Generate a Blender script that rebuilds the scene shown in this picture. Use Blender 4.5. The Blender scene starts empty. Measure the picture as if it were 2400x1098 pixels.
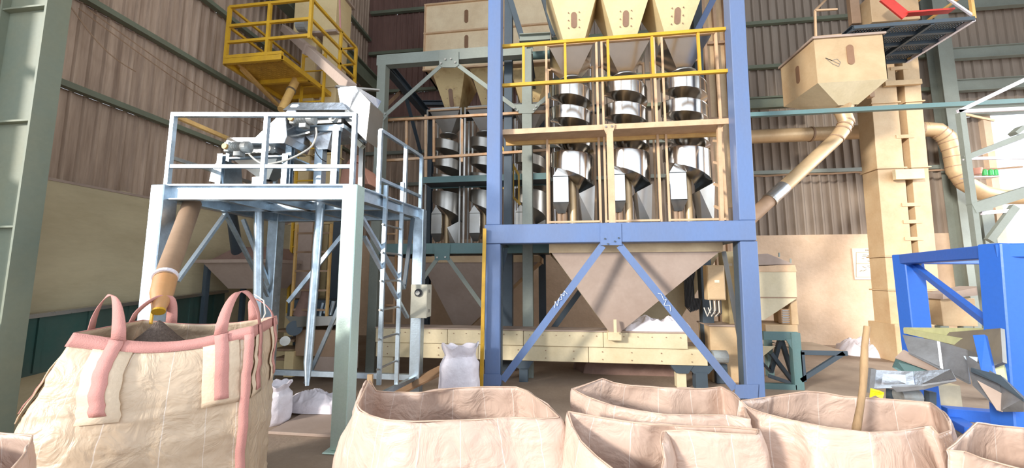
import bpy, bmesh, math, random
from mathutils import Vector, Matrix, noise
random.seed(7)
S = bpy.context.scene
COL = S.collection
# ------------------------------------------------------------------ camera
F = 900.0; YAW = math.radians(7.5); PIT = math.radians(6.3); H = 1.6
cam_d = bpy.data.cameras.new('camera'); cam = bpy.data.objects.new('camera', cam_d); COL.objects.link(cam)
cam_d.sensor_width = 36.0; cam_d.lens = F / 2400 * 36.0; cam_d.clip_start = 0.05; cam_d.clip_end = 200
cam.location = (0, 0, H); cam.rotation_euler = (math.pi / 2 + PIT, 0, YAW)
S.camera = cam
# ------------------------------------------------------------------ light
w = bpy.data.worlds.new('sky'); S.world = w; w.use_nodes = True
bg = w.node_tree.nodes['Background']; bg.inputs[0].default_value = (0.80, 0.89, 1.0, 1); bg.inputs[1].default_value = 1.55
sd = bpy.data.lights.new('sun', 'SUN'); sun = bpy.data.objects.new('sun', sd); COL.objects.link(sun)
sd.energy = 3.0; sd.angle = math.radians(7); sd.color = (1.0, 0.95, 0.88)
_c, _s = math.cos(YAW), math.sin(YAW)
_r, _f, _u = 0.80, 0.72, -0.30
sun.rotation_euler = Vector((_r * _c - _f * _s, _r * _s + _f * _c, _u)).to_track_quat('-Z', 'Y').to_euler()
# daylight entering through the wide side opening on the right
ad = bpy.data.lights.new('side_daylight', 'AREA'); ao = bpy.data.objects.new('side_daylight', ad); COL.objects.link(ao)
ad.shape = 'RECTANGLE'; ad.size = 7.0; ad.size_y = 4.2; ad.spread = math.radians(120); ad.energy = 380; ad.color = (.95, .98, 1.0)
ao.location = (12.7, 6.0, 3.6); ao.rotation_euler = Vector((-1, .10, -.75)).to_track_quat('-Z', 'Z').to_euler()
S.view_settings.view_transform = 'Standard'; S.view_settings.look = 'None'
S.view_settings.gamma = 1.0; S.view_settings.use_curve_mapping = False
S.view_settings.exposure = 0.6

# ------------------------------------------------------------------ helpers
def P(u, v, X=None, Y=None, Z=None):
    """world point seen at a measured photo position, on a given plane"""
    x = (u - 1200) / F; y = -(v - 549) / F
    cp, sp = math.cos(PIT), math.sin(PIT)
    f = cp - y * sp; z = sp + y * cp
    d = (x * _c - f * _s, x * _s + f * _c, z)
    if Y is not None: t = Y / d[1]
    elif X is not None: t = X / d[0]
    else: t = (Z - H) / d[2]
    return Vector((d[0] * t, d[1] * t, H + d[2] * t))

def lin(h):
    h = h.lstrip('#'); o = []
    for i in (0, 2, 4):
        c = int(h[i:i + 2], 16) / 255
        o.append(c / 12.92 if c <= .04045 else ((c + .055) / 1.055) ** 2.4)
    return (*o, 1)

def mat(name, col, rough=.6, metal=0.0, dirt=None, amount=.35, scale=2.0, bump=.08, fine=30, stretch=(1, 1, 1), rvar=.15, trans=0, spread=(.38, .72)):
    m = bpy.data.materials.new(name); m.use_nodes = True
    nt = m.node_tree; N = nt.nodes; L = nt.links; b = N['Principled BSDF']
    tc = N.new('ShaderNodeTexCoord'); mp = N.new('ShaderNodeMapping'); mp.inputs['Scale'].default_value = stretch
    L.new(tc.outputs['Object'], mp.inputs[0])
    n1 = N.new('ShaderNodeTexNoise'); n1.inputs['Scale'].default_value = scale; n1.inputs['Detail'].default_value = 7; n1.inputs['Roughness'].default_value = .65
    n2 = N.new('ShaderNodeTexNoise'); n2.inputs['Scale'].default_value = fine; n2.inputs['Detail'].default_value = 5
    L.new(mp.outputs[0], n1.inputs[0]); L.new(mp.outputs[0], n2.inputs[0])
    r = N.new('ShaderNodeMapRange'); r.inputs[1].default_value = spread[0]; r.inputs[2].default_value = spread[1]; r.inputs[3].default_value = 0; r.inputs[4].default_value = amount
    L.new(n1.outputs[0], r.inputs[0])
    mx = N.new('ShaderNodeMix'); mx.data_type = 'RGBA'
    mx.inputs[6].default_value = lin(col); mx.inputs[7].default_value = lin(dirt or '6b5a4a'); L.new(r.outputs[0], mx.inputs[0])
    mx2 = N.new('ShaderNodeMix'); mx2.data_type = 'RGBA'; mx2.blend_type = 'MULTIPLY'; mx2.inputs[0].default_value = .12
    cr = N.new('ShaderNodeMapRange'); cr.inputs[1].default_value = .3; cr.inputs[2].default_value = .7; cr.inputs[3].default_value = .55; cr.inputs[4].default_value = 1.1
    L.new(n2.outputs[0], cr.inputs[0]); L.new(mx.outputs[2], mx2.inputs[6]); L.new(cr.outputs[0], mx2.inputs[7])
    L.new(mx2.outputs[2], b.inputs['Base Color'])
    rr = N.new('ShaderNodeMapRange'); rr.inputs[3].default_value = max(.03, rough - rvar); rr.inputs[4].default_value = min(1, rough + rvar)
    L.new(n1.outputs[0], rr.inputs[0]); L.new(rr.outputs[0], b.inputs['Roughness'])
    b.inputs['Metallic'].default_value = metal
    bp = N.new('ShaderNodeBump'); bp.inputs['Strength'].default_value = bump; bp.inputs['Distance'].default_value = .02
    L.new(n2.outputs[0], bp.inputs['Height']); L.new(bp.outputs[0], b.inputs['Normal'])
    m['nodes'] = 1
    return m

MT = dict(
    plaster=mat('plaster', 'dcc0a4', .9, 0, 'a98762', .45, 1.1, .3, 14),
    plaster_left=mat('plaster_left', 'c6b896', .9, 0, '93805f', .35, .9, .2, 9, (1, 1, 3)),
    cladding=mat('cladding', 'bda590', .75, 0, '6f5746', .8, 1.5, .05, 20, (5, 5, .35)),
    cladding_shaded=mat('cladding_shaded', '7d5e54', .7, 0, '4a302a', .5, 1.2, .05, 20, (1, 1, .35)),  # upper left back-wall sheets: shade painted in as a darker brown
    cladding_grey=mat('cladding_grey', '9a8b7c', .75, 0, '7d6c5e', .6, 1.5, .05, 20, (5, 5, .35)),
    girt=mat('girt', '6f7663', .6, 0, '5a5546', .5, 2),
    green=mat('green_paint', '6f796b', .55, 0, '8b8466', .6, .8, .06, 25),
    dgreen=mat('dark_green_paint', '2c4f49', .45, 0, '54534a', .5, 1.2),
    floor=mat('floor_concrete', 'a08c79', .75, 0, '6b5547', .6, .9, .25, 25),
    roof=mat('roof_sheet', 'c2b9ae', .8, 0, '6b5f58', .4, 1),
    blue=mat('blue_grey_paint', '6078a4', .45, 0, '6a7286', .55, 1.3, .04, 40, (1, 1, .4)),
    blue2=mat('bright_blue_paint', '2d66c4', .4, 0, '3f69b0', .35, 1.6, .04, 40),
    grey=mat('grey_green_paint', '8a9086', .5, 0, '6f6e64', .5, 1.5, .04, 40),
    dgrey=mat('dark_grey_paint', '45525c', .5, 0, '38393c', .5, 1.5, .04, 40),
    teal=mat('teal_grey_paint', '5a7b7b', .5, 0, '6e7771', .5, 1.5, .04, 40),
    galv=mat('galvanised_steel', 'c3d2dd', .36, .85, '7f8b96', .6, 7, .05, 60),
    galv_post=mat('galvanised_post', 'c6d8d2', .4, .6, '8fc08a', .35, 1.1, .04, 60),
    tin=mat('crumpled_tin', 'cfd4da', .24, .95, '8f8a84', .35, 4, .22, 9),
    steel=mat('polished_steel', 'd8d5d0', .17, 1.0, 'a8a09a', .5, 3, .03, 8, (1, 1, 1), .08),
    steel_dull=mat('dull_steel', 'b9b6b0', .33, .9, '8f8577', .5, 3, .05, 12),
    cream=mat('cream_paint', 'dbc595', .5, 0, 'b08a5a', .45, 1.4, .04, 30),
    cream_rust=mat('cream_paint_rusty', 'c9ae88', .5, 0, 'a87c52', .5, 2.0, .05, 30),
    tank=mat('pale_tank_paint', 'efd9b4', .5, 0, 'b98f60', .45, 1.6, .04, 30),
    hopper_rust=mat('stained_hopper_paint', 'd6bb86', .5, 0, '8a5426', .85, 1.9, .04, 30, spread=(.47, .68)),
    cream_green=mat('faded_cream_paint', 'dccdab', .5, 0, 'a89262', .5, 1.4, .04, 30),
    yellow=mat('yellow_paint', 'd6a62a', .45, 0, '9c7430', .5, 4, .05, 50),
    yellow_dull=mat('worn_yellow_paint', 'd9b06a', .5, 0, 'a8754a', .6, 5, .05, 50),
    brownrail=mat('primed_rail_paint', 'b98a5c', .5, 0, 'd7c6b0', .5, 4, .05, 50),
    angle=mat('pinkish_cream_angle', 'd8b48e', .5, 0, 'a5805e', .5, 4, .04, 50),
    dustbrown=mat('dusty_brown_sheet', 'ad998b', .75, 0, '8c7465', .5, 1.2, .03, 18),
    duct=mat('dusty_duct_sheet', 'a98b70', .55, .2, '7a5c45', .5, 2.2, .04, 18),
    duct_light=mat('cream_duct_sheet', 'd0b48c', .4, .3, 'a27f5c', .5, 2.2, .04, 18),
    lime=mat('pale_lime_paint', 'd3d29c', .5, 0, '8f8a60', .5, 3),
    rubber=mat('black_rubber', '2a2a2c', .6, 0, '55504a', .3, 4),
    red=mat('red_paint', 'd2433a', .45, 0, 'a03c33', .3, 3),
    orange=mat('orange_plastic', 'b98c60', .35, 0, 'b8763a', .4, 5),
    yplastic=mat('yellow_plastic', 'f4cf1c', .4, 0, 'c9a01c', .3, 5),
    pink=mat('pink_webbing', 'c98f86', .85, 0, 'b98579', .4, 6, .25, 160),
    grain=mat('dark_seed_heap', '77675d', .9, 0, '3f342d', .7, 60, .9, 130),
    wood=mat('weathered_wood', 'ab8c66', .8, 0, '4a3526', .75, 6, .3, 40, (1, 1, .15)),
    plank=mat('dark_plank', '8a6a4c', .8, 0, '55402f', .6, 4, .2, 30, (.3, 1, 1)),
    tarp=mat('brown_tarpaulin', '8f7266', .8, 0, '6b5249', .5, 4, .3, 20),
    white_bag_lit_bar=mat('white_woven_plastic_lit_steel', 'e6e0e6', .45, 0, 'c4b8bf', .5, 5, .35, 22),
    whitecable=mat('pale_cable', 'd6cfc2', .5, 0, '8f8474', .3, 5),
    worn=mat('worn_tray_steel', 'a5a7aa', .4, .6, '55524e', .75, 3.5, .12, 14),
    black=mat('black_recess', '2b2622', .8, 0, '1d1a18', .3, 5),
    slot=mat('brown_acrylic_slot', '8d6a50', .35, 0, '74543c', .4, 6),
    box=mat('grey_cabinet_paint', 'b9b4a2', .45, 0, '8d8672', .4, 4),
    paper=mat('chart_paper', 'e4d6c0', .8, 0, 'cdbb9f', .4, 3),
    ink=mat('grey_print', '8f8577', .8, 0, '7d7265', .3, 3),
    checker=mat('yellow_checker_plate', 'c89a3a', .5, 0, '8f6a2c', .5, 5),
    motor=mat('dusty_motor_paint', '9aa0a0', .5, .2, '7b6750', .6, 8),
    pinkbox=mat('salmon_sheet', 'c98f78', .6, 0, 'a07058', .4, 3),
    chalk=mat('chalk_marks', 'dfe6f2', .9, 0, 'c9d2e0', .2, 8),
    greenlamp=mat('green_plastic', '3fae5c', .4, 0, '2ba050', .2, 8),
)
def fabric(name, col, dark, gloss=.42):
    m = mat(name, col, gloss, 0, dark, .35, 2.2, .12, 26)
    nt = m.node_tree; N = nt.nodes; L = nt.links; b = N['Principled BSDF']
    uv = N.new('ShaderNodeUVMap'); sx = N.new('ShaderNodeSeparateXYZ'); L.new(uv.outputs[0], sx.inputs[0])
    # pale reinforcing threads every 17 cm plus a weave
    md = N.new('ShaderNodeMath'); md.operation = 'PINGPONG'; md.inputs[1].default_value = .085; L.new(sx.outputs[0], md.inputs[0])
    lt = N.new('ShaderNodeMath'); lt.operation = 'LESS_THAN'; lt.inputs[1].default_value = .0016; L.new(md.outputs[0], lt.inputs[0])
    src = b.inputs['Base Color'].links[0].from_socket
    mx = N.new('ShaderNodeMix'); mx.data_type = 'RGBA'; mx.inputs[7].default_value = lin('f6ece2')
    ml = N.new('ShaderNodeMath'); ml.operation = 'MULTIPLY'; ml.inputs[1].default_value = .6; L.new(lt.outputs[0], ml.inputs[0])
    L.new(ml.outputs[0], mx.inputs[0]); L.new(src, mx.inputs[6]); L.new(mx.outputs[2], b.inputs['Base Color'])
    wv = N.new('ShaderNodeTexNoise'); wv.inputs['Scale'].default_value = 5.5; wv.inputs['Detail'].default_value = 4; wv.inputs['Distortion'].default_value = 1.4
    tc = N.new('ShaderNodeTexCoord'); L.new(tc.outputs['Object'], wv.inputs[0])
    old = b.inputs['Normal'].links[0].from_node
    b2 = N.new('ShaderNodeBump'); b2.inputs['Strength'].default_value = .5; b2.inputs['Distance'].default_value = .05
    L.new(wv.outputs[0], b2.inputs['Height']); L.new(old.outputs[0], b2.inputs['Normal']); L.new(b2.outputs[0], b.inputs['Normal'])
    b.inputs['Subsurface Weight'].default_value = 0
    # thin woven plastic lets some light through
    tr = N.new('ShaderNodeBsdfTranslucent'); tr.inputs[0].default_value = lin('e0a878')
    ms = N.new('ShaderNodeMixShader'); ms.inputs[0].default_value = .14
    out = N['Material Output']; L.new(b.outputs[0], ms.inputs[1]); L.new(tr.outputs[0], ms.inputs[2]); L.new(ms.outputs[0], out.inputs[0])
    return m
MT['bag'] = fabric('beige_woven_bag', 'd6bcaa', 'b7947f')
MT['bag_full'] = fabric('cream_woven_bag', 'd8c2a6', 'c3a384')
MT['hem'] = mat('beige_hem', 'c6a892', .5, 0, 'cba88f', .3, 3, .1, 60)
MT['patch'] = mat('cream_patch', 'd6c1a6', .6, 0, 'cfae8f', .3, 4, .2, 60)

class M:
    """collects faces; becomes one mesh object"""
    def __init__(s): s.v = []; s.f = []; s.uv = None
    def add(s, vs, fs):
        n = len(s.v); s.v += [Vector(v) for v in vs]; s.f += [tuple(i + n for i in f) for f in fs]; return s
    def hexa(s, a):  # 8 corners: 4 bottom ring, 4 top ring
        return s.add(a, [(3, 2, 1, 0), (4, 5, 6, 7), (0, 1, 5, 4), (1, 2, 6, 5), (2, 3, 7, 6), (3, 0, 4, 7)])
    def box(s, x0, x1, y0, y1, z0, z1):
        return s.hexa([(x0, y0, z0), (x1, y0, z0), (x1, y1, z0), (x0, y1, z0), (x0, y0, z1), (x1, y0, z1), (x1, y1, z1), (x0, y1, z1)])
    def bar(s, p, q, w, d=None, up=None):
        """box beam p->q; w across, d along the 'up' hint"""
        d = w if d is None else d
        p = Vector(p); q = Vector(q); t = (q - p).normalized()
        up = Vector(up) if up is not None else (Vector((0, 1, 0)) if abs(t.z) > .7 else Vector((0, 0, 1)))
        a = t.cross(up).normalized(); b = a.cross(t).normalized()
        a *= w / 2; b *= d / 2
        return s.hexa([p - a - b, p + a - b, p + a + b, p - a + b, q - a - b, q + a - b, q + a + b, q - a + b])
    def angle(s, p, q, w, t=.006, up=None, flip=1):
        """L-section"""
        p = Vector(p); q = Vector(q); d = (q - p).normalized()
        up = Vector(up) if up is not None else (Vector((0, 1, 0)) if abs(d.z) > .7 else Vector((0, 0, 1)))
        a = d.cross(up).normalized() * flip; b = a.cross(d).normalized() * flip
        s.bar(p + a * w / 2, q + a * w / 2, w, t, b)
        return s.bar(p + b * w / 2, q + b * w / 2, t, w, b)
    def ibeam(s, p, q, w, h, t=.014, up=None):
        p = Vector(p); q = Vector(q); d = (q - p).normalized()
        up = Vector(up) if up is not None else (Vector((0, 1, 0)) if abs(d.z) > .7 else Vector((0, 0, 1)))
        a = d.cross(up).normalized(); b = a.cross(d).normalized()
        for k in (-1, 1): s.bar(p + b * k * (h - t) / 2, q + b * k * (h - t) / 2, w, t, up)
        return s.bar(p, q, t, h - 2 * t, up)
    def channel(s, p, q, w, h, t=.012, up=None, side=1):
        p = Vector(p); q = Vector(q); d = (q - p).normalized()
        up = Vector(up) if up is not None else (Vector((0, 1, 0)) if abs(d.z) > .7 else Vector((0, 0, 1)))
        a = d.cross(up).normalized(); b = a.cross(d).normalized()
        for k in (-1, 1): s.bar(p + b * k * (h - t) / 2, q + b * k * (h - t) / 2, w, t, up)
        return s.bar(p + a * side * (w - t) / 2, q + a * side * (w - t) / 2, t, h - 2 * t, up)
    def tube(s, pts, r, n=14, cap=True):
        pts = [Vector(p) for p in pts]; R = r if isinstance(r, (list, tuple)) else [r] * len(pts)
        n0 = len(s.v); prev = None
        for i, p in enumerate(pts):
            t = (pts[min(i + 1, len(pts) - 1)] - pts[max(i - 1, 0)]).normalized()
            if prev is None:
                a = t.cross(Vector((0, 0, 1)) if abs(t.z) < .9 else Vector((0, 1, 0))).normalized()
            else:
                a = (prev - t * prev.dot(t)).normalized()
            prev = a; b = t.cross(a)
            for k in range(n):
                an = 2 * math.pi * k / n; s.v.append(p + (a * math.cos(an) + b * math.sin(an)) * R[i])
        for i in range(len(pts) - 1):
            for k in range(n):
                k2 = (k + 1) % n; o = n0 + i * n
                s.f.append((o + k, o + k2, o + n + k2, o + n + k))
        if cap:
            s.f.append(tuple(n0 + k for k in reversed(range(n)))); s.f.append(tuple(n0 + (len(pts) - 1) * n + k for k in range(n)))
        return s
    def prism(s, poly, vec):
        vec = Vector(vec); n = len(poly); poly = [Vector(p) for p in poly]
        fs = [tuple(reversed(range(n))), tuple(range(n, 2 * n))] + [(i, (i + 1) % n, n + (i + 1) % n, n + i) for i in range(n)]
        return s.add(poly + [p + vec for p in poly], fs)
    def frust(s, a, b, top=True, bot=True):
        """loft between two rings of same length"""
        n = len(a); fs = [(i, (i + 1) % n, n + (i + 1) % n, n + i) for i in range(n)]
        if bot: fs.append(tuple(reversed(range(n))))
        if top: fs.append(tuple(range(n, 2 * n)))
        return s.add(list(a) + list(b), fs)
    def shell(s, a, b, th=.004):
        """open loft with thickness"""
        s.frust(a, b, False, False)
        ca = sum((Vector(p) for p in a), Vector()) / len(a); cb = sum((Vector(p) for p in b), Vector()) / len(b)
        def ins(r, c): return [Vector(p) + (c - Vector(p)).normalized() * th for p in r]
        n = len(a); A, B = ins(a, ca), ins(b, cb)
        s.add(A + B, [(n + i, n + (i + 1) % n, (i + 1) % n, i) for i in range(n)])
        for o, i_ in ((a, A), (b, B)):
            s.add(list(o) + i_, [(k, (k + 1) % n, n + (k + 1) % n, n + k) for k in range(n)])
        return s

def rect(x0, x1, y0, y1, z): return [(x0, y0, z), (x1, y0, z), (x1, y1, z), (x0, y1, z)]

def make(name, m, mt, parent=None, bevel=0, smooth=False, label=None, origin=None):
    me = bpy.data.meshes.new(name)
    off = Vector(origin) if origin is not None else Vector((0, 0, 0))
    if parent is not None:
        off = parent_world(parent)
    me.from_pydata([tuple(v - off) for v in m.v], [], m.f); me.validate(); me.update()
    bm = bmesh.new(); bm.from_mesh(me); bmesh.ops.recalc_face_normals(bm, faces=bm.faces); bm.to_mesh(me); bm.free()
    me.materials.append(MT[mt] if isinstance(mt, str) else mt)
    if smooth:
        for p in me.polygons: p.use_smooth = True
        try: me.set_sharp_from_angle(angle=math.radians(40))
        except Exception: pass
    o = bpy.data.objects.new(name, me); COL.objects.link(o)
    if parent is not None: o.parent = parent
    else: o.location = off
    if bevel:
        b = o.modifiers.new('bevel', 'BEVEL'); b.width = bevel; b.segments = 1; b.limit_method = 'ANGLE'
    if label: o['label'] = label
    return o
def parent_world(o):
    v = Vector(o.location)
    while o.parent is not None: o = o.parent; v += o.location
    return v
def tag(o, label, cat, group=None, kind=None):
    if label: o['label'] = label
    if cat: o['category'] = cat
    if group: o['group'] = group
    if kind: o['kind'] = kind
    return o
def thing(name, label, cat, loc=(0, 0, 0), group=None):
    o = bpy.data.objects.new(name, None); COL.objects.link(o); o.location = loc; o.empty_display_size = .1
    return tag(o, label, cat, group)
def single(name, m, mt, label, cat, group=None, kind=None, **k):
    lo = Vector((min(v.x for v in m.v), min(v.y for v in m.v), min(v.z for v in m.v)))
    hi = Vector((max(v.x for v in m.v), max(v.y for v in m.v), max(v.z for v in m.v)))
    o = make(name, m, mt, None, origin=((lo.x + hi.x) / 2, (lo.y + hi.y) / 2, lo.z), **k)
    return tag(o, label, cat, group, kind)
def copy_tree(o, loc=None, parent=None):
    c = o.copy(); COL.objects.link(c)
    if parent is not None: c.parent = parent
    if loc is not None: c.location = loc
    for ch in list(o.children): copy_tree(ch, None, c)
    return c
def struct(name, m, mt, parent=None, **k):
    o = make(name, m, mt, parent, **k)
    if parent is None: o['kind'] = 'structure'
    return o
def mesh_of(o): return o.data
def lerp(a, b, t): return Vector(a) * (1 - t) + Vector(b) * t
#SECTION setting
XL = -5.6; YB = 10.1; XR = 13.0; ZC = 10.6
# floor
struct('floor', M().box(-9, XR + 3, -4, YB + 8, -.1, 0), 'floor')
def sheet_profile(m, p0, dirv, nrm, length, z0, z1, pitch, depth):
    """trapezoid corrugated sheet, p0 base start, ribs run vertically"""
    n = max(1, round(length / pitch)); pw = length / n; pts = []
    for i in range(n):
        s0 = i * pw
        pts += [(s0, 0), (s0 + pw * .62, 0), (s0 + pw * .72, depth), (s0 + pw * .90, depth)]
    pts.append((length, 0)); vs = []
    for z in (z0, z1):
        for a, b in pts:
            vs.append(Vector(p0) + Vector(dirv) * a + Vector(nrm) * b + Vector((0, 0, z)))
    k = len(pts); m.add(vs, [(i, i + 1, k + i + 1, k + i) for i in range(k - 1)])
    # thin back so that the sheet has thickness
    q = Vector(nrm) * -.02
    vs2 = [Vector(p0) + q + Vector((0, 0, z0)), Vector(p0) + Vector(dirv) * length + q + Vector((0, 0, z0)), Vector(p0) + Vector(dirv) * length + q + Vector((0, 0, z1)), Vector(p0) + q + Vector((0, 0, z1))]
    m.add(vs2, [(0, 1, 2, 3)])
    return m
def cladding(wall, p0, dirv, nrm, total, z0, z1, mt, pitch=.2, depth=.035, sheet=1.0, name='cladding_sheet'):
    n = max(1, round(total / sheet)); L_ = total / n
    for i in range(n):
        st = Vector(p0) + Vector(dirv) * (i * L_) + Vector(nrm) * random.uniform(0, .006)
        make(name, sheet_profile(M(), st, dirv, nrm, L_ - .006, z0, z1, pitch, depth), mt, wall)
# left wall : plaster dado with corrugated cladding above, open bay towards the camera
WY0 = 2.35
def ragged(y0, y1, x, zt, th, seed):
    """plaster wall with an uneven chipped top edge"""
    m = M(); n = 60; ring = []
    for i in range(n + 1):
        y = y0 + (y1 - y0) * i / n
        ring.append((y, zt + .05 * noise.noise(Vector((y * 3, seed, 0))) + .02 * noise.noise(Vector((y * 13, seed, 0)))))
    for i in range(n):
        (ya, za), (yb, zb) = ring[i], ring[i + 1]
        m.hexa([(x - th, ya, 0), (x, ya, 0), (x, yb, 0), (x - th, yb, 0), (x - th, ya, za), (x, ya, za), (x, yb, zb), (x - th, yb, zb)])
    return m
wl = struct('wall_left', ragged(WY0, YB, XL, 2.68, .25, 1.0), 'plaster_left')
zs = [2.66, 3.78, 4.90, 6.0, 7.3, 8.6, ZC]
for a, b in zip(zs[:-1], zs[1:]):
    cladding(wl, (XL - .12, WY0, 0), (0, 1, 0), (1, 0, 0), YB + .2 - WY0, a, b - .01, 'cladding', pitch=.15, depth=.03)
for z in zs[1:-1]:
    make('girt', M().channel((XL - .0, WY0, z), (XL - .0, YB, z), .1, .07), 'girt', wl)
make('drip_flashing', M().box(XL - .13, XL + .01, WY0, YB, 2.655, 2.685), 'dustbrown', wl)
# back wall
wb = struct('wall_back', M().box(XL, 9.9, YB, YB + .25, 0, 2.6), 'plaster')
XS = -1.2
bz = [2.6, 4.17, 5.1, 6.1, 6.95, 8.15, 9.45, ZC]
for a, b in zip(bz[:-1], bz[1:]):
    cladding(wb, (XL - .13, YB + .12, 0), (1, 0, 0), (0, -1, 0), XS - XL + .13, a, b - .01, 'cladding_shaded' if a > 5.9 else 'cladding', pitch=.19)
    cladding(wb, (XS, YB + .12, 0), (1, 0, 0), (0, -1, 0), 9.0 - XS, a, b - .01, 'cladding_grey', pitch=.2, depth=.055)
for z in bz[1:-1]:
    make('girt', M().channel((XL, YB, z), (9.0, YB, z), .1, .09, up=(0, 0, 1)), 'girt' if z > 5.9 else 'grey', wb)
# right-hand bays of the back wall : panels, slots of daylight, tall opening
wr = struct('wall_back_right', M().box(9.9, 10.05, YB, YB + .25, 0, 5.4), 'plaster')
for z0, z1 in ((5.45, 6.25), (6.33, 7.05), (7.13, 8.15), (8.15, 9.4), (9.4, ZC)):
    cladding(wr, (9.0, YB + .12, 0), (1, 0, 0), (0, -1, 0), XR - 9.0, z0, z1, 'cladding_grey', pitch=.19)
cladding(wr, (9.0, YB + .12, 0), (1, 0, 0), (0, -1, 0), 1.0, 2.6, 5.4, 'cladding_grey', pitch=.19)
for z in (5.5, 6.1, 6.9, 8.15, 9.4):
    make('girder', M().ibeam((9.0, YB - .1, z), (XR, YB - .1, z), .14, .28), 'grey', wr)
make('column', M().ibeam((8.95, YB - .25, 0), (8.95, YB - .25, ZC), .3, .3), 'grey', wr, label='grey steel column')
make('column', M().ibeam((XR - .2, YB - .25, 0), (XR - .2, YB - .25, ZC), .3, .3), 'grey', wr)
# right wall far off-frame, low dado then open
wrt = struct('wall_right', M().box(XR, XR + .2, 1.0, YB, 0, 1.0), 'plaster')
cladding(wrt, (XR + .1, 1, 0), (0, 1, 0), (-1, 0, 0), YB - 1, 5.4, ZC, 'cladding_grey', pitch=.25)
# roof
ce = struct('ceiling', M().box(XL - .3, XR + .3, -4.5, YB + .3, ZC + .1, ZC + .16), 'roof')
for i in range(8):
    y = -3.3 + i * 1.9
    make('rafter', M().ibeam((XL, y, ZC), (XR, y, ZC), .15, .25), 'girt', ce)
# yard floor kerb beyond the opening is the floor slab itself

# ------------------------------------------------------------------ left steel column
cy = 2.97; t = thing('steel_column', 'tall green H-section column against the left wall, at the left edge of the photo', 'column', (XL + .3, cy, 0))
m = M()
x0, x1 = XL + .06, XL + .58
m.box(x0, x1, cy - .03, cy - .012, 0, 10.4)
make('web', m, 'green', t)
make('flange', M().box(x1, x1 + .025, cy - .09, cy + .09, 0, 10.4), 'green', t)
make('flange', M().box(x0 - .025, x0, cy - .09, cy + .09, 0, 10.4), 'green', t)
for z in (.9, 2.05, P(70, 283, Y=cy - .08).z, P(90, 15, Y=cy - .08).z, 6.2, 7.8):
    make('stiffener', M().box(x0, x1, cy - .085, cy + .085, z, z + .018), 'green', t)

# ------------------------------------------------------------------ green conveyor on the left
a = P(-140, 764, Y=2.6); b = P(440, 692, Y=5.0); b = a.lerp(b, 1.3)
d = (b - a).normalized(); nn = Vector((-d.y, d.x, 0))
t = thing('belt_conveyor', 'dark green trough conveyor running along the left wall behind the full bag', 'conveyor', (a.x, a.y, 0))
W = .5
m = M()
for k, off in ((0, 0), (1, W)):
    p = a + nn * off; q = b + nn * off
    m.bar(p - Vector((0, 0, .3)), q - Vector((0, 0, .3)), .02, .6, up=(0, 0, 1))
make('side_plate', m, 'dgreen', t)
make('rim', M().bar(a, b, .12, .012, up=(0, 0, 1)), 'steel_dull', t); make('rim_lip', M().bar(a - nn * .06 - Vector((0, 0, .02)), b - nn * .06 - Vector((0, 0, .02)), .01, .03, up=(0, 0, 1)), 'steel_dull', t)
make('rim', M().bar(a + nn * W, b + nn * W, .09, .012, up=(0, 0, 1)), 'steel_dull', t)
make('belt', M().bar(a + nn * W / 2 - Vector((0, 0, .14)), b + nn * W / 2 - Vector((0, 0, .14)), W - .04, .012, up=(0, 0, 1)), 'rubber', t)
L_ = (b - a).length
for i in range(7):
    p = a + d * (L_ * (i + .5) / 7)
    make('rib', M().bar(p - nn * .02 - Vector((0, 0, .58)), p - nn * .02 - Vector((0, 0, .04)), .05, .02, up=nn), 'dgreen', t)
for i in range(3):
    for off in (.05, W - .05):
        p = a + d * (L_ * (i + .5) / 3) + nn * off
        make('leg', M().bar((p.x, p.y, 0), (p.x, p.y, .7), .07, .07), 'dgreen', t)
make('return_roller', M().tube([a + d * .8 + Vector((0, 0, -.5)), a + d * .8 + nn * W + Vector((0, 0, -.5))], .06), 'steel_dull', t)

#SECTION platform
# ------------------------------------------------------------------ galvanised platform
FR = Vector((-2.06, 3.53, 2.5)); FL = Vector((-3.93, 3.28, 2.5)); RR = P(985, 492, Z=2.5); RL = P(650, 498, Z=2.5)
t = thing('steel_platform', 'galvanised steel platform on four legs with a railed grating deck, left of the blue frame', 'platform', (FR.x, FR.y, 0))
PLAT = t
def leg(p, mt='galv', w=.15):
    m = M().box(p.x - w * .5, p.x + w * .5, p.y - w * .5, p.y + w * .5, 0.015, p.z)
    m.box(p.x - w * .8, p.x + w * .8, p.y - w * .8, p.y + w * .8, 0, .015)
    return make('leg', m, mt, t, bevel=.008)
leg(FR, 'galv_post', .155); leg(FL, 'galv', .15); leg(RR, 'galv', .14); leg(RL, 'galv', .15)
def pb(name, p, q, w=.1, h=.14, mt='galv', **k):
    return make(name, M().ibeam(p, q, w, h, .012, **k), mt, t)
dz = Vector((0, 0, -.07))
pb('beam', FL + dz, FR + dz, .1, .15); pb('beam', FR + dz, RR + dz); pb('beam', FL + dz, RL + dz); pb('beam', RL + dz, RR + dz)
for f in (.25, .5, .75):
    pb('joist', lerp(FL, FR, f) + dz, lerp(RL, RR, f) + dz, .07, .11)
pb('joist', lerp(FL, RL, .5) + dz, lerp(FR, RR, .5) + dz, .07, .11)
# grating slats
NS = 46
for i in range(NS):
    f = (i + .5) / NS
    if .28 < f < .46: q0, q1 = .0, .12
    else: q0, q1 = 0, 1
    A = lerp(FL, RL, f); B = lerp(FR, RR, f)
    make('grating_slat', M().bar(lerp(A, B, q0) + Vector((0, 0, .012)), lerp(A, B, q1) + Vector((0, 0, .012)), .022, .02, up=(0, 0, 1)), 'galv', t)
    if q1 < 1: make('grating_slat', M().bar(lerp(A, B, .72) + Vector((0, 0, .012)), B + Vector((0, 0, .012)), .022, .02, up=(0, 0, 1)), 'galv', t)
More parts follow.
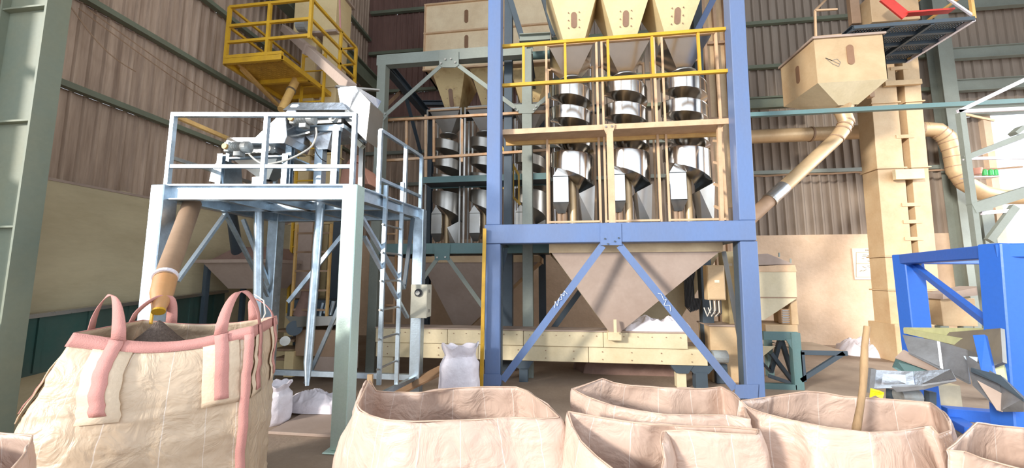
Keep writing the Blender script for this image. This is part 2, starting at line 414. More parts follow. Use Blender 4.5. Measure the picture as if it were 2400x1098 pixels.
# braces
def br(u0, v0, u1, v1, pa, pb_, w=.05, name='brace', mt='galv', par=None):
    return make(name, M().angle(pa, pb_, w, .008), mt, par or t)
# left side plane braces
mid = lerp(FL, RL, .45)
make('brace', M().bar(P(530, 500, X=mid.x), P(415, 660, X=-3.95), .05, .03), 'galv', t)
make('brace', M().bar(Vector((mid.x, mid.y, 2.36)), Vector((RL.x, RL.y, 1.25)), .05, .03), 'galv', t)
make('brace', M().bar(lerp(RL, RR, .12) + Vector((0, 0, -1.25)), lerp(RL, RR, .55) + Vector((0, 0, -.14)), .055, .03), 'galv', t)
make('brace', M().bar(lerp(RL, RR, .03) + Vector((0, 0, -1.25)), lerp(RL, RR, -.0) + Vector((-.25, -.3, -.14)), .05, .03), 'galv', t)
make('brace', M().bar(P(716, 900, Y=5.1), P(797, 715, Y=4.9), .05, .03), 'galv', t)
mr = lerp(FR, RR, .5)
make('brace', M().bar(lerp(FR, RR, .08) + Vector((.02, 0, -.3)), Vector((mr.x + .03, mr.y + .35, 1.45)), .045, .03), 'galv', t)
make('brace', M().bar(Vector((mr.x + .03, mr.y + .35, 1.45)), Vector((RR.x, RR.y - .25, 2.35)), .045, .03), 'dgrey', t)
make('brace', M().bar(P(853, 555, X=-2.0), P(955, 745, X=-1.95), .045, .03), 'galv', t)
make('lower_rail', M().bar(Vector((RL.x, RL.y, .32)), Vector((RR.x, RR.y, .30)), .05, .07), 'galv', t)
make('lower_rail', M().bar(Vector((FR.x, FR.y, .32)), Vector((RR.x, RR.y, .30)), .05, .05), 'galv', t)
# railing
def post(p, h=.74, z=2.5, r=.042):
    return make('rail_post', M().bar((p.x, p.y, z), (p.x, p.y, z + h), r, r), 'galv', t)
HZ = .74
pf = [lerp(FL, FR, 0.01), lerp(FL, FR, .515), lerp(FL, FR, .99)]
for p in pf: post(p)
A = lerp(FL, FR, -.0); B = FR
make('top_rail', M().bar(A + Vector((0, 0, HZ)), B + Vector((0, 0, HZ)), .042, .042), 'galv', t)
make('mid_rail', M().bar(A + Vector((0, 0, .2)), B + Vector((0, 0, .2)), .036, .036), 'galv', t)
make('top_rail', M().bar(FL + Vector((0, 0, HZ)), RL + Vector((0, 0, HZ)), .042, .042), 'yellow_dull', t)
make('mid_rail', M().bar(FL + Vector((0, 0, .3)), RL + Vector((0, 0, .3)), .036, .036), 'steel_dull', t)
for f in (.45, .95): post(lerp(FL, RL, f))
s0 = lerp(FR, RR, .30); s1 = lerp(FR, RR, .70); s2 = RR
for p in (s0, s1, s2): post(p)
make('top_rail', M().bar(s0 + Vector((0, 0, HZ)), s2 + Vector((0, 0, HZ)), .04, .04), 'galv', t)
make('mid_rail', M().bar(s0 + Vector((0, 0, .18)), s2 + Vector((0, 0, .18)), .036, .036), 'galv', t)
# ladder on the right side of the platform
t = thing('access_ladder', 'narrow pale galvanised ladder on the right side of the grating platform', 'ladder', (-1.95, 4.3, 0))
ya, yb = 4.02, 4.42; xa = -1.96
make('rail', M().bar((xa, ya, .45), (xa, ya, 2.62), .045, .03), 'galv', t)
make('rail', M().bar((xa + .02, yb, .35), (xa + .02, yb, 2.75), .045, .03), 'galv', t)
for i in range(7):
    z = .62 + i * .31
    make('rung', M().tube([(xa, ya - .05, z), (xa + .02, yb + .05, z)], .013, 8), 'steel_dull', t)
# junction box on the rear right leg
t = thing('switch_box', 'grey metal box with a round dial mounted on the rear right platform leg', 'electrical box', tuple(P(985, 745, Y=4.75)))
p0 = P(963, 745, Y=4.75); p1 = P(1001, 668, Y=4.75)
make('enclosure', M().box(p0.x, p1.x, 4.75, 4.93, p0.z, p1.z), 'box', t, bevel=.006)
make('cover', M().box(p0.x - .006, p1.x + .006, 4.738, 4.752, p0.z - .004, p1.z + .004), 'box', t, bevel=.003)
c = P(981, 687, Y=4.735)
make('dial', M().tube([(c.x, 4.742, c.z), (c.x, 4.72, c.z)], .05, 20), 'rubber', t)
make('dial_knob', M().tube([(c.x, 4.722, c.z), (c.x, 4.70, c.z)], .028, 16), 'steel_dull', t)
for k in (.2, .8): make('hinge', M().box(p1.x + .002, p1.x + .016, 4.80, 4.82, p0.z + (p1.z - p0.z) * k - .02, p0.z + (p1.z - p0.z) * k + .02), 'steel_dull', t)
# pipes under the platform
def pipe(name, pts, r, mt, label, cat='pipe', rings=(), ringmt='steel_dull', n=18, kid='clamp_ring'):
    pts = [Vector(p) for p in pts]
    tt = thing(name, label, cat, tuple(pts[0]))
    make('pipe_run', M().tube(pts, r, n), mt, tt, smooth=True)
    for f in rings:
        tot = sum((q - p).length for p, q in zip(pts, pts[1:])); s = f * tot
        for p, q in zip(pts, pts[1:]):
            l = (q - p).length
            if s <= l + 1e-6:
                c = p + (q - p) * (s / l); dd = (q - p).normalized()
                make(kid, M().tube([c - dd * .015, c + dd * .015], (max(r) if isinstance(r, (list, tuple)) else r) + .012, n), ringmt, tt); break
            s -= l
    return tt
pipe('down_pipe', [P(607, 455, Y=4.2), P(604, 800, Y=4.3)], .052, 'galv', 'vertical grey round pipe under the platform, left of the other round pipe', rings=(.1,))
tb = P(720, 905, Y=4.05); pipe('down_pipe', [P(752, 470, Y=4.1), P(722, 850, Y=4.1), tb], [.048, .046, .022], 'galv', 'vertical grey round pipe tapering to a spout under the platform, nearer its front right leg')
# filling spout over the full bag
a = P(449, 482, Y=3.5); b = P(386, 655, Y=2.7)
tt = thing('filling_spout', 'dusty brown inclined pipe with orange tip pouring seed into the full bag', 'pipe', tuple(a))
make('pipe_run', M().tube([a + (a - b) * .03, b], [.08, .072], 22), 'duct', tt, smooth=True)
c = P(372, 728, Y=2.56)
make('nozzle', M().tube([b + (a - b) * .05, lerp(b, c, .45), c], [.078, .074, .040], 22, cap=False), 'orange', tt, smooth=True)
make('wire_tie', M().tube([b + (a - b) * .035, b + (a - b) * .012], .083, 22), 'white_bag_lit_bar', tt)
make('tip_ring', M().tube([c, c - (b - c) * .05], .042, 22), 'yellow', tt)
make('tip_tongue', M().bar(P(357, 733, Y=2.56), P(353, 760, Y=2.56), .02, .01), 'yellow', tt)
pipe('seed_pipe', [P(538, 470, Y=4.6), P(556, 590, Y=5.3)], [.06, .08], 'dgrey', 'short dark grey slanted pipe feeding the brown hopper under the platform')

# ------------------------------------------------------------------ feeders on the platform
def motor(par, p, L=.2, r=.055):
    """small geared motor lying along x"""
    m = M().tube([p, p + Vector((L * .62, 0, 0))], r, 20)
    mo = make('motor', m, 'motor', par, smooth=True)
    for i in range(9):
        x = p.x + L * (.06 + .055 * i)
        make('cooling_fin', M().tube([(x, p.y, p.z), (x + .004, p.y, p.z)], r + .008, 16), 'motor', mo)
    make('fan_cover', M().tube([p + Vector((L * .62, 0, 0)), p + Vector((L * .85, 0, 0)), p + Vector((L * .9, 0, 0))], [r + .012, r + .012, r * .6], 20), 'motor', mo)
    make('gear_case', M().box(p.x - .07, p.x, p.y - .05, p.y + .05, p.z - .06, p.z + .06), 'motor', mo, bevel=.01)
    make('shaft_cap', M().tube([(p.x - .035, p.y - .075, p.z), (p.x - .035, p.y - .04, p.z)], .032, 14), 'yellow_dull', mo)
    make('terminal_box', M().box(p.x + L * .2, p.x + L * .55, p.y - .04, p.y + .04, p.z - r - .05, p.z - r + .005), 'motor', mo, bevel=.004)
    return mo
def q8(u0, v0, u1, v1, Y, D):
    a = P(u0, v1, Y=Y); b = P(u1, v0, Y=Y)
    return (a.x, b.x, Y, Y + D, a.z, b.z)
t = thing('vibrating_feeder', 'upper crumpled-metal vibrating feeder with motor on the platform deck, under the silver inlet box', 'feeder', (P(740, 430, Y=4.25).x, 4.25, 2.52))
Yf = 4.05
m = M().box(*q8(672, 262, 808, 330, Yf + .12, .5))
a = P(684, 240, Y=Yf + .1); b = P(803, 240, Y=Yf + .1); a2 = P(668, 262, Y=Yf + .1); b2 = P(822, 262, Y=Yf + .1)
hood = M().frust([(a2.x, Yf + .05, a2.z), (b2.x, Yf + .05, b2.z), (b2.x, Yf + .7, b2.z), (a2.x, Yf + .7, a2.z)], [(a.x, Yf + .1, a.z), (b.x, Yf + .1, b.z), (b.x - .1, Yf + .6, b.z), (a.x, Yf + .6, a.z)])
make('hood', hood, 'tin', t, bevel=.005)
make('screen_frame', M().box(*q8(690, 290, 806, 306, Yf + .02, .55)), 'galv', t, bevel=.004)
make('screen_frame', M().box(*q8(690, 268, 806, 274, Yf + .02, .55)), 'galv', t, bevel=.004)
make('trough', M().box(*q8(700, 272, 800, 292, Yf + .1, .45)), 'steel_dull', t)
motor(t, P(697, 282, Y=Yf - .12), .25, .055)
mo = P(783, 279, Y=Yf - .01)
make('pulley', M().tube([(mo.x, mo.y - .04, mo.z), (mo.x, mo.y + .02, mo.z)], .045, 20), 'motor', t)
make('pulley_hub', M().tube([(mo.x, mo.y - .06, mo.z), (mo.x, mo.y - .03, mo.z)], .02, 14), 'steel_dull', t)
for u in (683, 790):
    for Y in (Yf, Yf + .6):
        a = P(u, 305, Y=Y); make('leg', M().channel((a.x, Y, 2.51), (a.x, Y, a.z), .075, .055, .008), 'galv', t)
a = P(683, 303, Y=Yf); b = P(800, 303, Y=Yf); make('cross_beam', M().bar(a, b, .05, .05), 'galv', t)
a = P(690, 398, Y=Yf); b = P(790, 398, Y=Yf); make('cross_beam', M().bar(a, b, .03, .03), 'galv', t)
a = P(690, 322, Y=Yf); b = P(745, 308, Y=Yf); make('bracket', M().bar(a, b, .06, .02), 'steel_dull', t)
def funnel(par, u0, u1, v0, u2, u3, v1, Y, D0, D1, mt='tin', name='funnel'):
    A = [P(u0, v0, Y=Y), P(u1, v0, Y=Y)]; B = [P(u2, v1, Y=Y), P(u3, v1, Y=Y)]
    ym = Y + D0 / 2
    top = [(A[0].x, Y, A[0].z), (A[1].x, Y, A[0].z), (A[1].x, Y + D0, A[0].z), (A[0].x, Y + D0, A[0].z)]
    bot = [(B[0].x, ym - D1 / 2, B[0].z), (B[1].x, ym - D1 / 2, B[0].z), (B[1].x, ym + D1 / 2, B[0].z), (B[0].x, ym + D1 / 2, B[0].z)]
    return make(name, M().shell(top, bot), mt, par)
funnel(t, 700, 780, 303, 735, 757, 345, Yf + .1, .3, .12)
make('outlet_duct', M().box(*q8(733, 345, 756, 432, Yf + .2, .1)), 'galv', t, bevel=.003)
# sloping silver duct to the lower feeder
t2 = t
t = thing('vibrating_feeder', 'lower vibrating feeder with motor at the left end of the platform deck', 'feeder', (P(560, 430, Y=4.05).x, 4.05, 2.52))
Yg = 3.85
make('screen_frame', M().box(*q8(535, 362, 678, 373, Yg, .5)), 'galv', t, bevel=.004)
make('screen_frame', M().box(*q8(535, 336, 650, 341, Yg, .5)), 'galv', t, bevel=.004)
make('trough', M().box(*q8(540, 340, 645, 362, Yg + .08, .38)), 'steel_dull', t)
a = [P(533, 322, Y=Yg), P(648, 322, Y=Yg), P(735, 262, Y=4.2), P(700, 250, Y=4.2), P(588, 318, Y=Yg)]
lid = [P(528, 336, Y=Yg), P(665, 336, Y=Yg), P(672, 318, Y=Yg), P(668, 262, Y=Yg), P(662, 262, Y=Yg), P(632, 290, Y=Yg), P(598, 322, Y=Yg), P(532, 322, Y=Yg)]
make('hood', M().prism(lid, (0, .42, 0)), 'tin', t, bevel=.006)
make('link_duct', M().prism([P(640, 300, Y=4.12), P(676, 300, Y=4.12), P(700, 244, Y=4.12), P(684, 244, Y=4.12)], (0, .4, 0)), 'tin', t, bevel=.006)
motor(t, P(545, 347, Y=Yg - .1), .24, .055)
mo = P(634, 351, Y=Yg - .05)
make('pulley', M().tube([(mo.x, mo.y - .04, mo.z), (mo.x, mo.y + .03, mo.z)], .035, 18), 'motor', t)
for u in (520, 672):
    for Y in (Yg, Yg + .5):
        a = P(u, 362, Y=Y); make('leg', M().channel((a.x, Y, 2.51), (a.x, Y, a.z), .065, .05, .008), 'galv', t)
funnel(t, 545, 650, 374, 590, 610, 415, Yg + .05, .36, .1, 'steel_dull')
make('outlet_duct', M().box(*q8(588, 414, 612, 450, Yg + .16, .12)), 'steel_dull', t, bevel=.003)
make('spill_lip', M().prism([P(497, 395, Y=Yg), P(515, 372, Y=Yg), P(519, 430, Y=Yg), P(490, 425, Y=Yg)], (0, .3, 0)), 'galv', t)
# silver inlet box right of the feeders
t = thing('inlet_chute', 'open silver inlet box at the foot of the long sloping duct, above the platform', 'chute', tuple(P(825, 330, Y=4.2)))
Yc = 4.15
A = [P(791, 205, Y=Yc), P(834, 204, Y=Yc)]
top = [(A[0].x, Yc, A[0].z), (A[1].x, Yc, A[0].z), (A[1].x + .12, Yc + .42, A[0].z), (A[0].x, Yc + .42, A[0].z)]
B = [P(797, 250, Y=Yc), P(852, 300, Y=Yc)]
bot = [(P(795, 258, Y=Yc).x, Yc + .05, P(795, 258, Y=Yc).z), (P(812, 258, Y=Yc).x, Yc + .05, P(795, 258, Y=Yc).z), (P(826, 262, Y=Yc).x + .05, Yc + .35, P(795, 262, Y=Yc).z), (P(795, 258, Y=Yc).x, Yc + .35, P(795, 258, Y=Yc).z)]
make('box_body', M().shell(top, bot), 'tin', t)
hull = [P(835, 205, Y=Yc + .05), P(868, 240, Y=Yc + .05), P(858, 330, Y=Yc + .05), P(810, 282, Y=Yc + .05), P(805, 262, Y=Yc + .05)]
make('side_sheet', M().prism(hull, (0, .35, 0)), 'steel_dull', t)
make('top_flange', M().bar(P(786, 203, Y=Yc - .02), P(888, 212, Y=Yc + .4), .05, .02), 'steel_dull', t)
make('slide_channel', M().channel(P(806, 300, Y=Yc + .25), P(850, 345, Y=Yc + .25), .06, .08, .01), 'box', t)
make('lower_leg', M().channel((P(852, 330, Y=4.6).x, 4.6, 2.51), P(852, 240, Y=4.6), .06, .06, .008), 'steel_dull', t)
# cables
def cable(pts, r, label, mt='whitecable'):
    pts = [Vector(p) for p in pts]; out = []
    n = len(pts)
    for i in range(n - 1):
        p0 = pts[max(i - 1, 0)]; p1 = pts[i]; p2 = pts[i + 1]; p3 = pts[min(i + 2, n - 1)]
        for k in range(8):
            s = k / 8
            out.append(.5 * ((2 * p1) + (p2 - p0) * s + (2 * p0 - 5 * p1 + 4 * p2 - p3) * s * s + (3 * p1 - p0 - 3 * p2 + p3) * s ** 3))
    out.append(pts[-1])
    return single('cable', M().tube(out, r, 8), mt, label, 'cable', smooth=True)
cable([P(741, 300, Y=3.97), P(741, 320, Y=3.95), P(728, 345, Y=3.9), P(690, 368, Y=3.85), P(655, 380, Y=3.8), P(620, 385, Y=3.75), P(600, 376, Y=3.75), P(584, 362, Y=3.77)], .010, 'pale flexible conduit sagging between the two feeder motors')
cable([P(738, 300, Y=3.97), P(737, 330, Y=3.97), P(740, 355, Y=3.98), P(752, 372, Y=4.0), P(765, 380, Y=4.05)], .006, 'thin dark cable hanging from the upper feeder motor', 'rubber')
t = thing('storage_crate', 'salmon pink sheet metal bin behind the right end of the platform deck', 'bin', tuple(P(835, 430, Y=4.85)))
make('bin_body', M().prism([P(795, 432, Y=4.7), P(800, 400, Y=4.7), P(818, 372, Y=4.7), P(850, 392, Y=4.7), P(866, 432, Y=4.7)], (0, .35, 0)), 'pinkbox', t, bevel=.01)
make('bin_cap', M().tube([P(838, 385, Y=4.85), P(838, 368, Y=4.85)], [.10, .075], 18), 'pinkbox', t, smooth=True)

#SECTION yellow
# ------------------------------------------------------------------ yellow access platform on the elevator
YF = 4.95
c0 = P(526, 140, Y=YF); zf = c0.z; c1 = P(662, 128, Y=YF); c1.z = zf
tcn = P(731, 0, Y=YF); xr = tcn.x; c3 = P(835, 108, X=xr)
t = thing('access_platform', 'yellow railed service platform with checker plate floor around the tall elevator, upper left', 'platform', (c0.x, YF, zf))
def ybar(name, p, q, w=.04, mt='yellow'): return make(name, M().bar(p, q, w, w), mt, t)
hts = [P(532, 18, Y=YF).z, P(536, 62, Y=YF).z, P(532, 100, Y=YF).z]
zr = hts
front_l = Vector((c0.x + .02, YF, 0)); front_r = Vector((xr, YF, 0)); Yb = min(c3.y, 7.4)
def at3(p, z): return Vector((p.x, p.y, z))
for z in zr: ybar('rail', at3(front_l, z), at3(front_r, z + .0))
ybar('rail', at3(front_l, zf + .03), at3(c1, zf + .03), .05)
for p, zb in ((front_l, zf), (P(627, 100, Y=YF), zf), (front_r, zr[2] - .05)):
    make('rail_post', M().bar((p.x, YF, zb), (p.x, YF, zr[0]), .045, .045), 'yellow', t)
back_r = Vector((xr, Yb, 0))
for z in zr: ybar('rail', at3(front_r, z), at3(back_r, z))
make('rail_post', M().bar((xr, Yb, zf - .1), (xr, Yb, zr[0]), .045, .045), 'yellow', t)
make('rail_post', M().bar((xr, lerp(front_r, back_r, .62).y, zr[2] - .3), (xr, lerp(front_r, back_r, .62).y, zr[0]), .04, .04), 'yellow', t)
back_l = Vector((front_l.x, 6.6, 0))
for z in zr[:2]: ybar('rail', at3(front_l, z), at3(back_l, z), .035)
ybar('rail', at3(front_l, zf + .03), at3(back_l, zf + .03), .05)
make('rail_post', M().bar((front_l.x, 5.8, zf), (front_l.x, 5.8, zr[0]), .04, .04), 'yellow', t)
for k in range(2):
    z = zr[k] ; ybar('rail', Vector((xr, Yb, z)), Vector((xr - .45, Yb, z)), .03)
# floor: checker plate bay, plain bays, cross beams
def slab(name, y0, y1, mt, th=.008, xa=None, xb=None):
    return make(name, M().box(xa or c0.x, xb or c1.x, y0, y1, zf - th, zf), mt, t)
fp = slab('floor_plate', YF, YF + .62, 'checker', .012)
m = M()
for i in range(20):
    for j in range(11):
        x = c0.x + .05 + i * (c1.x - c0.x - .1) / 19; y = YF + .05 + j * .052
        m.bar((x - .014, y - .01 * (1 if (i + j) % 2 else -1), zf - .014), (x + .014, y + .01 * (1 if (i + j) % 2 else -1), zf - .014), .007, .005, up=(0, 0, 1))
make('plate_studs', m, 'checker', fp)['kind'] = 'stuff'
slab('floor_plate', YF + .66, YF + 1.2, 'checker'); slab('floor_plate', YF + 1.24, YF + 1.66, 'yellow')
for y in (YF, YF + .64, YF + 1.22, YF + 1.68):
    make('floor_beam', M().channel((c0.x, y, zf - .04), (c1.x, y, zf - .04), .05, .08, .008), 'yellow', t)
for x in (c0.x, c1.x):
    make('floor_beam', M().channel((x, YF, zf - .04), (x, YF + 1.7, zf - .04), .05, .08, .008), 'yellow', t)
make('brace', M().bar(P(556, 146, Y=YF + .1), P(660, 255, Y=YF + 1.2), .04, .04), 'yellow_dull', t)
make('brace', M().bar((c0.x + .1, YF + .2, zf - .05), P(655, 252, Y=YF + 1.25), .035, .035), 'yellow_dull', t)

def casing(par, x0, x1, y0, y1, z0, z1, mt, seg=1.2, flange=.03, name='casing_section'):
    z = z0; i = 0
    while z < z1 - .05:
        zz = min(z + seg, z1)
        s = make(name, M().box(x0, x1, y0, y1, z + .004, zz - .004), mt, par, bevel=.004)
        make('flange', M().box(x0 - flange, x1 + flange, y0 - flange, y1 + flange, zz - .015, zz + .001), mt, s)
        z = zz
# twin leg bucket elevator behind the yellow platform
YE = 6.15
t = thing('bucket_elevator', 'tall cream twin-leg bucket elevator rising behind the yellow service platform', 'elevator', (P(735, 850, Y=YE).x, YE, 0))
xa = P(705, 150, Y=YE).x; xb = P(738, 150, Y=YE).x; xc = P(753, 150, Y=YE).x; xd = P(790, 150, Y=YE).x
casing(t, xa, xb, YE, YE + .3, 0.02, 6.05, 'cream', 1.25)
casing(t, xc, xd, YE, YE + .3, 0.02, 6.05, 'cream', 1.25)
hx0 = P(692, 60, Y=YE).x; hx1 = P(790, 60, Y=YE).x
make('elevator_head', M().box(hx0, hx1, YE - .05, YE + .45, 6.07, 6.9), 'cream', t, bevel=.01)
make('elevator_head', M().box(hx0 + .02, hx1 - .02, YE - .03, YE + .42, 6.92, 7.7), 'cream', t, bevel=.01)
for z in (6.06, 6.91): make('head_flange', M().box(hx0 - .05, hx1 + .05, YE - .1, YE + .5, z - .03, z + .01), 'dustbrown', t)
for i in range(9): make('tie_plate', M().box(xb, xc, YE + .05, YE + .08, .6 + i * .6, .68 + i * .6), 'dustbrown', t)
make('gearbox', M().tube([P(700, 60, Y=YE - .3), P(722, 60, Y=YE - .3)], .11, 16), 'motor', t)
make('boot', M().box(xa - .1, xd + .1, YE - .05, YE + .4, 0.01, .5), 'cream', t, bevel=.01)
make('hanging_strip', M().bar(P(796, 0, Y=5.9), P(800, 178, Y=5.9), .03, .01), 'pink', t)
# ladder in front of this elevator
t = thing('caged_ladder', 'yellow ladder fixed on the front of the tall cream elevator below the yellow platform', 'ladder', (P(735, 235, Y=5.9).x, 5.9, 3.0))
la = P(709, 180, Y=5.85).x; lb = P(760, 180, Y=5.85).x; ztop = P(720, 125, Y=5.85).z
for x in (la, lb): make('rail', M().bar((x, 5.85, 1.0), (x, 5.85, ztop), .04, .03), 'yellow', t)
for i in range(16):
    make('rung', M().tube([(la, 5.85, 1.25 + i * .28), (lb, 5.85, 1.25 + i * .28)], .014, 8), 'yellow', t)
# long sloping square duct to the inlet box
a = P(668, 68, Y=6.0); b = P(822, 205, Y=4.4)
t = thing('sloping_duct', 'long square cream duct descending from the elevator to the silver inlet box', 'duct', tuple(b))
make('duct_section', M().bar(a, lerp(a, b, .45), .13, .13, up=(0, 0, 1)), 'dustbrown', t, bevel=.006)
make('duct_section', M().bar(lerp(a, b, .455), b, .13, .13, up=(0, 0, 1)), 'dustbrown', t, bevel=.006)
make('joint_flange', M().bar(lerp(a, b, .445), lerp(a, b, .46), .17, .17, up=(0, 0, 1)), 'dustbrown', t)
pipe('return_pipe', [P(700, 172, Y=5.7), P(693, 190, Y=5.6), P(660, 258, Y=5.3)], [.06, .062, .062], 'yellow_dull', 'short fat yellow round pipe slanting down beside the yellow ladder', rings=(.5,))
# crane girder high on the left wall
t = single('crane_girder', M().ibeam((XL + .45, 2.4, 6.9), (XL + .45, YB - .1, 6.9), .25, .45, .03), 'girt', 'dark green girder running high along the left wall behind the yellow platform', 'beam')
for y in (3.2, 8.8): pass

#SECTION tank
# ------------------------------------------------------------------ big cream bins high at the back
t = thing('storage_bin', 'large rectangular cream bin with two brown slots, high behind the grey frame', 'bin', (-1.7, 9.0, 7.2))
x0 = P(997, 60, Y=9).x; x1 = P(1183, 60, Y=9).x; x2 = P(1292, 60, Y=9).x
z3 = P(1090, 5, Y=9).z; z2 = P(1090, 73, Y=9).z; z1 = z2 - 1.0
for xx0, xx1 in ((x0, x1), (x1, x2)):
    for a, b in ((z1, z2), (z2, z3)):
        make('panel', M().box(xx0 + .004, xx1 - .004, 9.0, 9.06, a + .004, b - .004), 'tank', t, bevel=.004)
make('bin_side', M().box(x0, x0 + .05, 9.06, 10.0, z1, z3), 'cream_rust', t)
make('bin_bottom', M().box(x0, x2, 9.06, 10.0, z1, z1 + .03), 'cream_rust', t)
for z in (z3, z2, z1): make('edge_angle', M().box(x0 - .03, x2, 8.95, 9.01, z - .02, z + .02), 'angle', t)
for x in (x0, x1): make('edge_angle', M().box(x - .025, x + .015, 8.96, 9.01, z1, z3), 'angle', t)
def slot(par, c, h, w, axis=(1, 0, 0), up=(0, 0, 1), nrm=(0, -1, 0), bolts=True):
    """rounded inspection window with bolt heads, on a plane"""
    ax = Vector(axis).normalized(); upv = Vector(up).normalized(); n = Vector(nrm).normalized()
    pts = []
    for k in range(9): a = math.pi * k / 8; pts.append(c + upv * (h / 2 - w / 2) + (ax * math.cos(a) + upv * math.sin(a)) * w / 2)
    for k in range(9): a = math.pi + math.pi * k / 8; pts.append(c - upv * (h / 2 - w / 2) + (ax * math.cos(a) + upv * math.sin(a)) * w / 2)
    o = make('inspection_slot', M().prism([p - n * .004 for p in pts], n * .012), 'slot', par)
    if bolts:
        for sx, sy in ((-1, .95), (1, .95), (-1, 0), (1, 0), (-1, -.95), (1, -.95)):
            q = c + ax * sx * w * .95 + upv * sy * h * .5
            make('bolt', M().tube([q, q + n * .012], .009, 6), 'slot', o)
    return o
slot(t, P(1093, 38, Y=8.99), .36, .1, bolts=False); slot(t, P(1093, 98, Y=8.99), .36, .1, bolts=False)
t = thing('storage_bin', 'tall cream panelled bin rising behind the right edge of the blue frame', 'bin', (3.3, 8.4, 2.2))
xr0 = P(1655, 200, Y=8.3).x; xr1 = P(1706, 200, Y=8.3).x
for a, b in ((3.0, 4.9), (4.9, 6.6), (6.6, 8.2)):
    make('panel', M().box(xr0, xr1, 8.3, 8.36, a + .005, b - .005), 'cream_rust', t, bevel=.004)
    make('edge_angle', M().box(xr0, xr1, 8.24, 8.3, b - .03, b + .03), 'duct', t)
for x in (xr0, xr0 + .22, xr1): make('upright', M().box(x - .03, x + .03, 8.2, 8.3, 0, 8.2), 'duct', t)

#SECTION grey frame
# ------------------------------------------------------------------ grey frame behind
YG = 6.35; YG2 = 8.9
gx0 = P(895, 270, Y=YG).x; gx1 = P(1236, 255, Y=YG).x
gzt = P(1050, 135, Y=YG).z; gzm = P(905, 585, Y=YG).z
t = thing('processing_tower', 'grey-green bolted steel frame with V bracing, standing behind and left of the blue frame', 'frame', ((gx0 + gx1) / 2, YG, 0))
GF = t
def col(par, x, y, z0, z1, w, mt, h=None, name='column', **k):
    m = M().ibeam((x, y, z0), (x, y, z1), w, h or w, .014)
    return make(name, m, mt, par, **k)
def boxcol(par, x, y, z0, z1, w, d, mt, name='column'):
    return make(name, M().box(x - w / 2, x + w / 2, y - d / 2, y + d / 2, z0, z1), mt, par, bevel=.006)
boxcol(t, gx0, YG, 0, gzt, .16, .18, 'grey'); boxcol(t, gx1, YG, 0, gzt, .17, .18, 'grey')
col(t, gx0, YG2, 0, gzt, .16, 'dgrey'); col(t, gx1 + .1, YG2, 0, gzt, .16, 'dgrey'); col(t, 2.0, YG2, 0, 2.3, .16, 'dgrey')
make('top_beam', M().ibeam((gx0 - .08, YG, gzt), (gx1 + .1, YG, gzt), .14, .19, .016), 'grey', t)
make('cover_plate', M().box(gx0 - .1, gx1, YG - .085, YG - .07, gzt - .1, gzt + .1), 'grey', t)
make('side_beam', M().ibeam((gx0, YG, gzt), (gx0, YG2, gzt), .14, .19, .016), 'dgrey', t)
make('side_beam', M().ibeam((gx1, YG, gzt), (gx1, YG2, gzt), .14, .19, .016), 'dgrey', t)
make('back_beam', M().ibeam((gx0, YG2, gzt), (gx1 + 1.5, YG2, gzt), .14, .19, .016), 'dgrey', t)
make('deck_beam', M().box(gx0, gx1 + .4, YG - .08, YG + .06, gzm - .09, gzm + .09), 'teal', t, bevel=.005)
make('side_beam', M().ibeam((gx0, YG, gzm), (gx0, YG2, gzm), .14, .17, .016), 'dgrey', t)
make('deck_plate', M().box(gx0, gx1 + .5, YG + .9, YG2, gzm + .02, gzm + .05), 'dgrey', t)
def plate(par, pts, th=.014, mt='grey', Y=YG - .1, bolts=(), name='gusset_plate'):
    g = make(name, M().prism([P(u, v, Y=Y) for u, v in pts], (0, th, 0)), mt, par)
    for u, v in bolts:
        p = P(u, v, Y=Y); make('bolt', M().tube([p, p - Vector((0, .02, 0))], .017, 6), 'steel_dull', g)
    return g
plate(t, [(1029, 121), (1075, 121), (1075, 152), (1067, 158), (1037, 158), (1029, 152)], bolts=[(1044, 140), (1057, 139), (1034, 149), (1067, 147)])
plate(t, [(872, 264), (903, 262), (908, 272), (898, 284), (872, 283)], bolts=[(903, 268), (898, 276)])
plate(t, [(1206, 245), (1268, 243), (1250, 265), (1216, 266)], bolts=[(1205, 254), (1212, 260), (1251, 258), (1256, 250)])
plate(t, [(1017, 574), (1055, 574), (1053, 610), (1019, 610)], Y=YG - .1, mt='teal', bolts=[(1025, 604), (1044, 603)])
def fb(name, u0, v0, u1, v1, Y, w=.07, mt='grey', par=None, Y1=None):
    return make(name, M().bar(P(u0, v0, Y=Y), P(u1, v1, Y=Y1 or Y), w, .012, up=(0, 1, 0)), mt, par or t)
fb('brace', 1036, 152, 900, 273, YG - .08); fb('brace', 1069, 150, 1212, 256, YG - .08)
fb('brace', 1254, 252, 1300, 212, YG - .08)
fb('brace', 1026, 606, 965, 690, YG - .08); fb('brace', 1050, 606, 1150, 745, YG - .08)
# side plane braces seen inside
make('brace', M().angle(P(901, 155, Y=YG + .1), P(985, 245, Y=YG2 - .4), .08, .01), 'dgrey', t)
make('brace', M().angle(P(944, 215, Y=YG + 1.2), P(983, 360, Y=YG2 - .3), .08, .01), 'dgrey', t)
make('brace', M().angle(P(944, 215, Y=YG + 1.2), P(895, 265, Y=YG + .1), .08, .01), 'duct', t)
make('cross_beam', M().ibeam(P(983, 243, Y=8.7), P(1070, 243, Y=8.7), .12, .12), 'dgrey', t)
make('top_pipe', M().tube([P(1000, 146, Y=7.0), P(1290, 128, Y=7.0)], .075, 16), 'teal', t, smooth=True)

